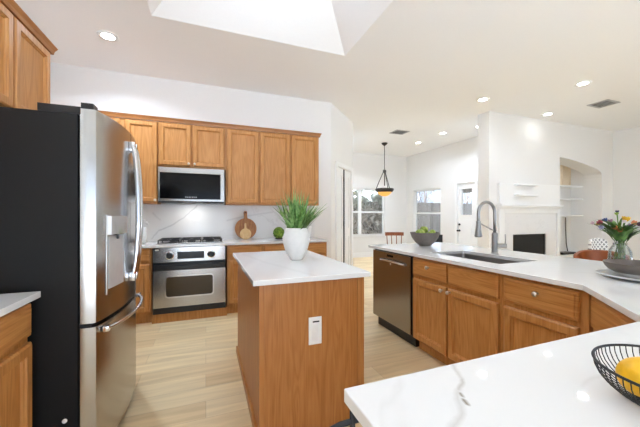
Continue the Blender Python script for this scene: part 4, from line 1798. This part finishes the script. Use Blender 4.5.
def lemon(c, rz, lab):
    t = thing('lemon', lab, 'lemon', c, rz, 'lemons in the wire bowl')
    m = MB()
    prof = []
    for i in range(19):
        u = -1 + 2 * i / 18
        r = .034 * math.sqrt(max(0, 1 - abs(u) ** 2.3)) + .0035
        if i in (0, 18):
            r = .002
        prof.append((r, u * .046))
    m.lathe((0, 0, 0), prof, 28, axis='x')
    m.build('lemon_peel', LEMON, t, 'all')


lemon((.808, .322, wc[2] + .050), -.36, 'yellow lemon lying against the wires towards the grey vein in the worktop')
lemon((.868, .258, wc[2] + .052), 1.2, 'yellow lemon behind the first one in the wire bowl')

# ------------------------------------------------------------------ stool below the near worktop
SO = (.56, .60, 0)
t = thing('bar_stool', 'black metal bar stool tucked under the end of the near worktop', 'stool', SO)
MB(SO).box(.40, .72, .42, .74, .60, .625, .01).build('seat', BLACKM, t)
for x, y in ((.395, .775), (.73, .775), (.42, .43), (.70, .43)):
    fx, fy = (.03 if x > .56 else -.03), (.03 if y > .6 else -.03)
    MB(SO).tube([(x, y, .735 if y > .6 else .60), (x, y, .60), (x + fx, y + fy, F0)], .0085, 8).build('leg', BLACKM, t, 'all')
MB(SO).tube([(.31, .775, .678), (.36, .776, .688), (.56, .777, .690), (.76, .776, .688), (.81, .775, .678)], .008, 8).build('back_rail', BLACKM, t, 'all')
MB(SO).tube([(.405, .80, .25), (.715, .80, .25)], .007, 8).build('footrest', BLACKM, t, 'all')
MB(SO).tube([(.40, .75, .6), (.56, .765, .6), (.72, .75, .6)], .008, 8).build('seat_rail', BLACKM, t, 'all')


# ------------------------------------------------------------------ chairs beyond the peninsula
def spindle_chair(c, rz, lab):
    t = thing('dining_chair', lab, 'chair', c, rz)
    MB().box(-.21, .21, -.20, .21, .43, .465, .012).build('seat', DARKW, t)
    for x, y in ((-.18, -.17), (.18, -.17), (-.18, .18), (.18, .18)):
        MB().tube([(x, y, .431), (x * 1.15, y * 1.15, 0)], [.018, .014], 8).build('leg', DARKW, t, 'all')
    m = MB()
    R = []
    for k in range(13):
        u = -1 + k / 6
        x, y = .235 * u, .225 - .05 * u * u
        h = .043
        R.append([(x, y - .013, .835 - h), (x, y + .013, .835 - h), (x, y + .013, .835 + h), (x, y - .013, .835 + h)])
    m.rings(R)
    m.build('top_rail', DARKW, t, 'y')
    for x in (-.19, -.065, .065, .19):
        MB().tube([(x * .9, .185, .464), (x, .222 - .05 * (x / .235) ** 2, .803)], .011, 8).build('spindle', DARKW, t, 'all')


spindle_chair((4.43, 6.30, F0), -.35, 'dark wooden spindle-back dining chair below the pendant lamp')
t = thing('dining_chair', 'black square-backed dining chair peeking out behind the grey fruit bowl', 'chair', (5.14, 5.72, F0), -.5)
MB().box(-.21, .21, -.21, .21, .42, .47, .015).build('seat', BLACK, t)
MB().box(-.21, .21, .19, .225, .50, .835, .006).build('backrest', BLACK, t)
for x, y, z in ((-.19, -.19, .419), (.19, -.19, .419), (-.19, .207, .499), (.19, .207, .499)):
    MB().box(x - .016, x + .016, y - .016, y + .016, 0, z).build('leg', BLACK, t)

# cognac leather tub chair
t = thing('tub_chair', 'cognac leather tub chair behind the sink peninsula', 'chair', (4.79, 2.31, F0), -.9)
t.scale = (.88, .88, 1.02)
m = MB()
Ro, Ri, Rtop = [], [], []
rings_ = []
for k in range(25):
    a = math.radians(-35 + 250 * k / 24)
    u = abs(k - 12) / 12
    top = .83 - .17 * u ** 2.2
    co, si = math.cos(a), math.sin(a)
    rings_.append([(.30 * co, .28 * si, .30), (.325 * co, .30 * si, .45), (.34 * co, .32 * si, top - .01), (.325 * co, .305 * si, top), (.29 * co, .27 * si, top - .01), (.275 * co, .255 * si, .40), (.26 * co, .24 * si, .30)])
m.rings(rings_)
m.build('backrest', LEATHER, t, 'y')
m = MB()
m.lathe((0, -.02, .40), [(.20, -.06), (.245, -.05), (.25, .02), (.23, .05), (.02, .06)], 28)
m.build('seat', LEATHER, t, 'y')
for x, y in ((-.17, -.17), (.17, -.17), (-.17, .17), (.17, .17)):
    MB().tube([(x, y, .345), (x * 1.2, y * 1.2, 0)], [.018, .011], 8).build('leg', DARKW, t, 'all')

# patterned side chair by the niche
t = thing('side_chair', 'grey and white lattice-patterned upholstered chair near the arched niche', 'chair', (6.02, 2.82, F0), -.15)
m = MB()
R = []
for k in range(11):
    u = -1 + k / 5
    top = .94 - .035 * abs(u) ** 3
    x, y = .175 * u, .20 - .03 * u * u
    R.append([(x, y - .03, .48), (x, y - .035, .7), (x, y - .02, top - .01), (x, y, top), (x, y + .02, top - .01), (x, y + .035, .7), (x, y + .03, .48)])
m.rings(R)
m.build('backrest', FABRIC, t, 'y')
MB().box(-.21, .21, -.22, .15, .38, .475, .025).build('seat', FABRIC, t)
for x, y in ((-.18, -.19), (.18, -.19), (-.15, .14), (.15, .14)):
    MB().tube([(x, y, .381), (x * 1.1, y * 1.1, 0)], [.018, .012], 8).build('leg', DARKW, t, 'all')

# ------------------------------------------------------------------ back yard
t = thing('garden_fence', 'weathered grey board fence seen through the nook windows', 'fence', (6, 13, -.15))
FOff = (6, 13, -.15)
m = MB(FOff)
x = -6.0
while x < 24:
    m.box(x, x + .148, 13.0, 13.02, -.149, 1.93 + random.uniform(-.01, .01))
    x += .152
m.build('board_panel', FENCE, t)
m = MB(FOff)
for z in (.25, 1.65):
    m.box(-6, 24, 13.021, 13.06, z, z + .09)
m.build('fence_rail', FENCE, t)


def shrub(c, rx, ry, h, z0, n, mats, lab, trunk=True, group=None, size=.11):
    t = thing('garden_tree', lab, 'tree', c, 0, group)
    rgx = random.Random(int(c[0] * 100 + c[1] * 10))
    m = MB(c)
    for k in range(n):
        while True:
            p = Vector((rgx.uniform(-1, 1), rgx.uniform(-1, 1), rgx.uniform(-1, 1)))
            if .25 < p.length < 1:
                break
        cc = Vector((c[0] + p.x * rx, c[1] + p.y * ry, c[2] + z0 + (p.z + 1) / 2 * h))
        a = Vector((rgx.uniform(-1, 1), rgx.uniform(-1, 1), rgx.uniform(-1, 1))).normalized()
        b_ = a.cross(Vector((rgx.uniform(-1, 1), rgx.uniform(-1, 1), rgx.uniform(-1, 1)))).normalized()
        s = size * rgx.uniform(.6, 1.3)
        m.face([cc - a * s, cc + b_ * s * .5, cc + a * s, cc - b_ * s * .5])
    m.build('foliage', mats, t)
    if trunk:
        m = MB(c)
        m.tube([c, (c[0] + .05, c[1], c[2] + z0 * .6), (c[0], c[1], c[2] + z0 + h * .6)], [.09, .07, .03], 8)
        for k in range(7):
            a = 2 * PI * k / 7
            m.tube([(c[0], c[1], c[2] + z0 * .7 + k * .1), (c[0] + rx * .7 * math.cos(a), c[1] + ry * .7 * math.sin(a), c[2] + z0 + h * (.4 + .06 * k))], [.03, .008], 6)
        m.build('trunk', plain('bark_' + str(int(c[0] * 10)), '#7C7069', .9), t)


GA = leaf_mat('grey_green_leaf', '#A2A398', '#BDBFB2', .8, 4)
GC = leaf_mat('dense_crown_leaf', '#A9ABA0', '#C6C7BA', .9, 3)
GB = leaf_mat('dry_leaf', '#A89F97', '#C4BCB4', .8, 4)
shrub((6.25, 10.6, -.15), .95, .55, 1.7, .15, 900, GB, 'dry grey-brown shrub low outside the far window', True, size=.10)
shrub((8.0, 12.1, -.15), .75, .5, 2.0, .7, 500, GA, 'grey-green shrub at the pendant side of the far window', True)
shrub((6.3, 12.1, -.15), .85, .6, 2.1, .5, 700, GA, 'grey-green shrub against the fence outside the far window', True)
shrub((12.6, 15.0, -.15), 1.6, 1.0, 3.2, 1.7, 480, GB, 'thin dry tree rising over the fence beyond the side window', True)
shrub((16.6, 15.5, -.15), 1.3, .9, 2.6, 2.2, 320, GA, 'sparse grey-green tree over the fence beyond the yard door', True)


def dense_tree(c, r, h, lab, seed):
    t = thing('garden_tree', lab, 'tree', c)
    rgx = random.Random(seed)
    m = MB(c)
    for k in range(26):
        a, u = rgx.uniform(0, 2 * PI), rgx.uniform(-1, 1)
        rr_ = r * .62 * math.sqrt(max(0, 1 - u * u * .8))
        m.sphere((c[0] + rr_ * math.cos(a), c[1] + rr_ * math.sin(a) * .8, c[2] + h * .56 + u * h * .34), r * rgx.uniform(.28, .46), 18, 12)
    for w in m.bm.verts:
        w.co += Vector((rgx.uniform(-1, 1), rgx.uniform(-1, 1), rgx.uniform(-1, 1))) * .09
    m.build('crown', GC, t)
    MB(c).tube([c, (c[0], c[1], c[2] + h * .5)], [.16, .1], 8).build('trunk', plain('bark_dense_' + str(seed), '#6C635B', .9), t)


dense_tree((8.6, 16.0, -.15), 1.9, 5.4, 'dense grey-green tree filling the far window above the fence', 3)
dense_tree((4.7, 16.2, -.15), 1.9, 5.0, 'dense grey-green tree above the fence on the pantry side of the far window', 5)
t = thing('yard_sun_shade', 'unseen flat slab on posts added to shade the yard outside the nook', 'sun shade', (8, 10.7, -.15))  # unseen slab added to keep direct sun off the yard planting
PCO = (8, 10.7, -.15)
MB(PCO).box(2.2, 13.0, 8.55, 12.75, 2.95, 3.10).build('shade_panel', TRIM, t)
for x in (2.4, 12.8):
    MB(PCO).box(x - .07, x + .07, 12.5, 12.64, -.149, 2.949).build('shade_post', FENCE, t)
t = thing('pergola_beam', 'weathered wooden pergola beam outside the yard door', 'pergola', (9.8, 8.9, -.15))
PO = (9.8, 8.9, -.15)
MB(PO).box(9.72, 9.88, 7.6, 10.4, 2.17, 2.36, .005).build('beam', FENCE, t)
for y in (7.7, 10.3):
    MB(PO).box(9.73, 9.87, y - .07, y + .07, -.149, 2.169).build('beam_post', FENCE, t)
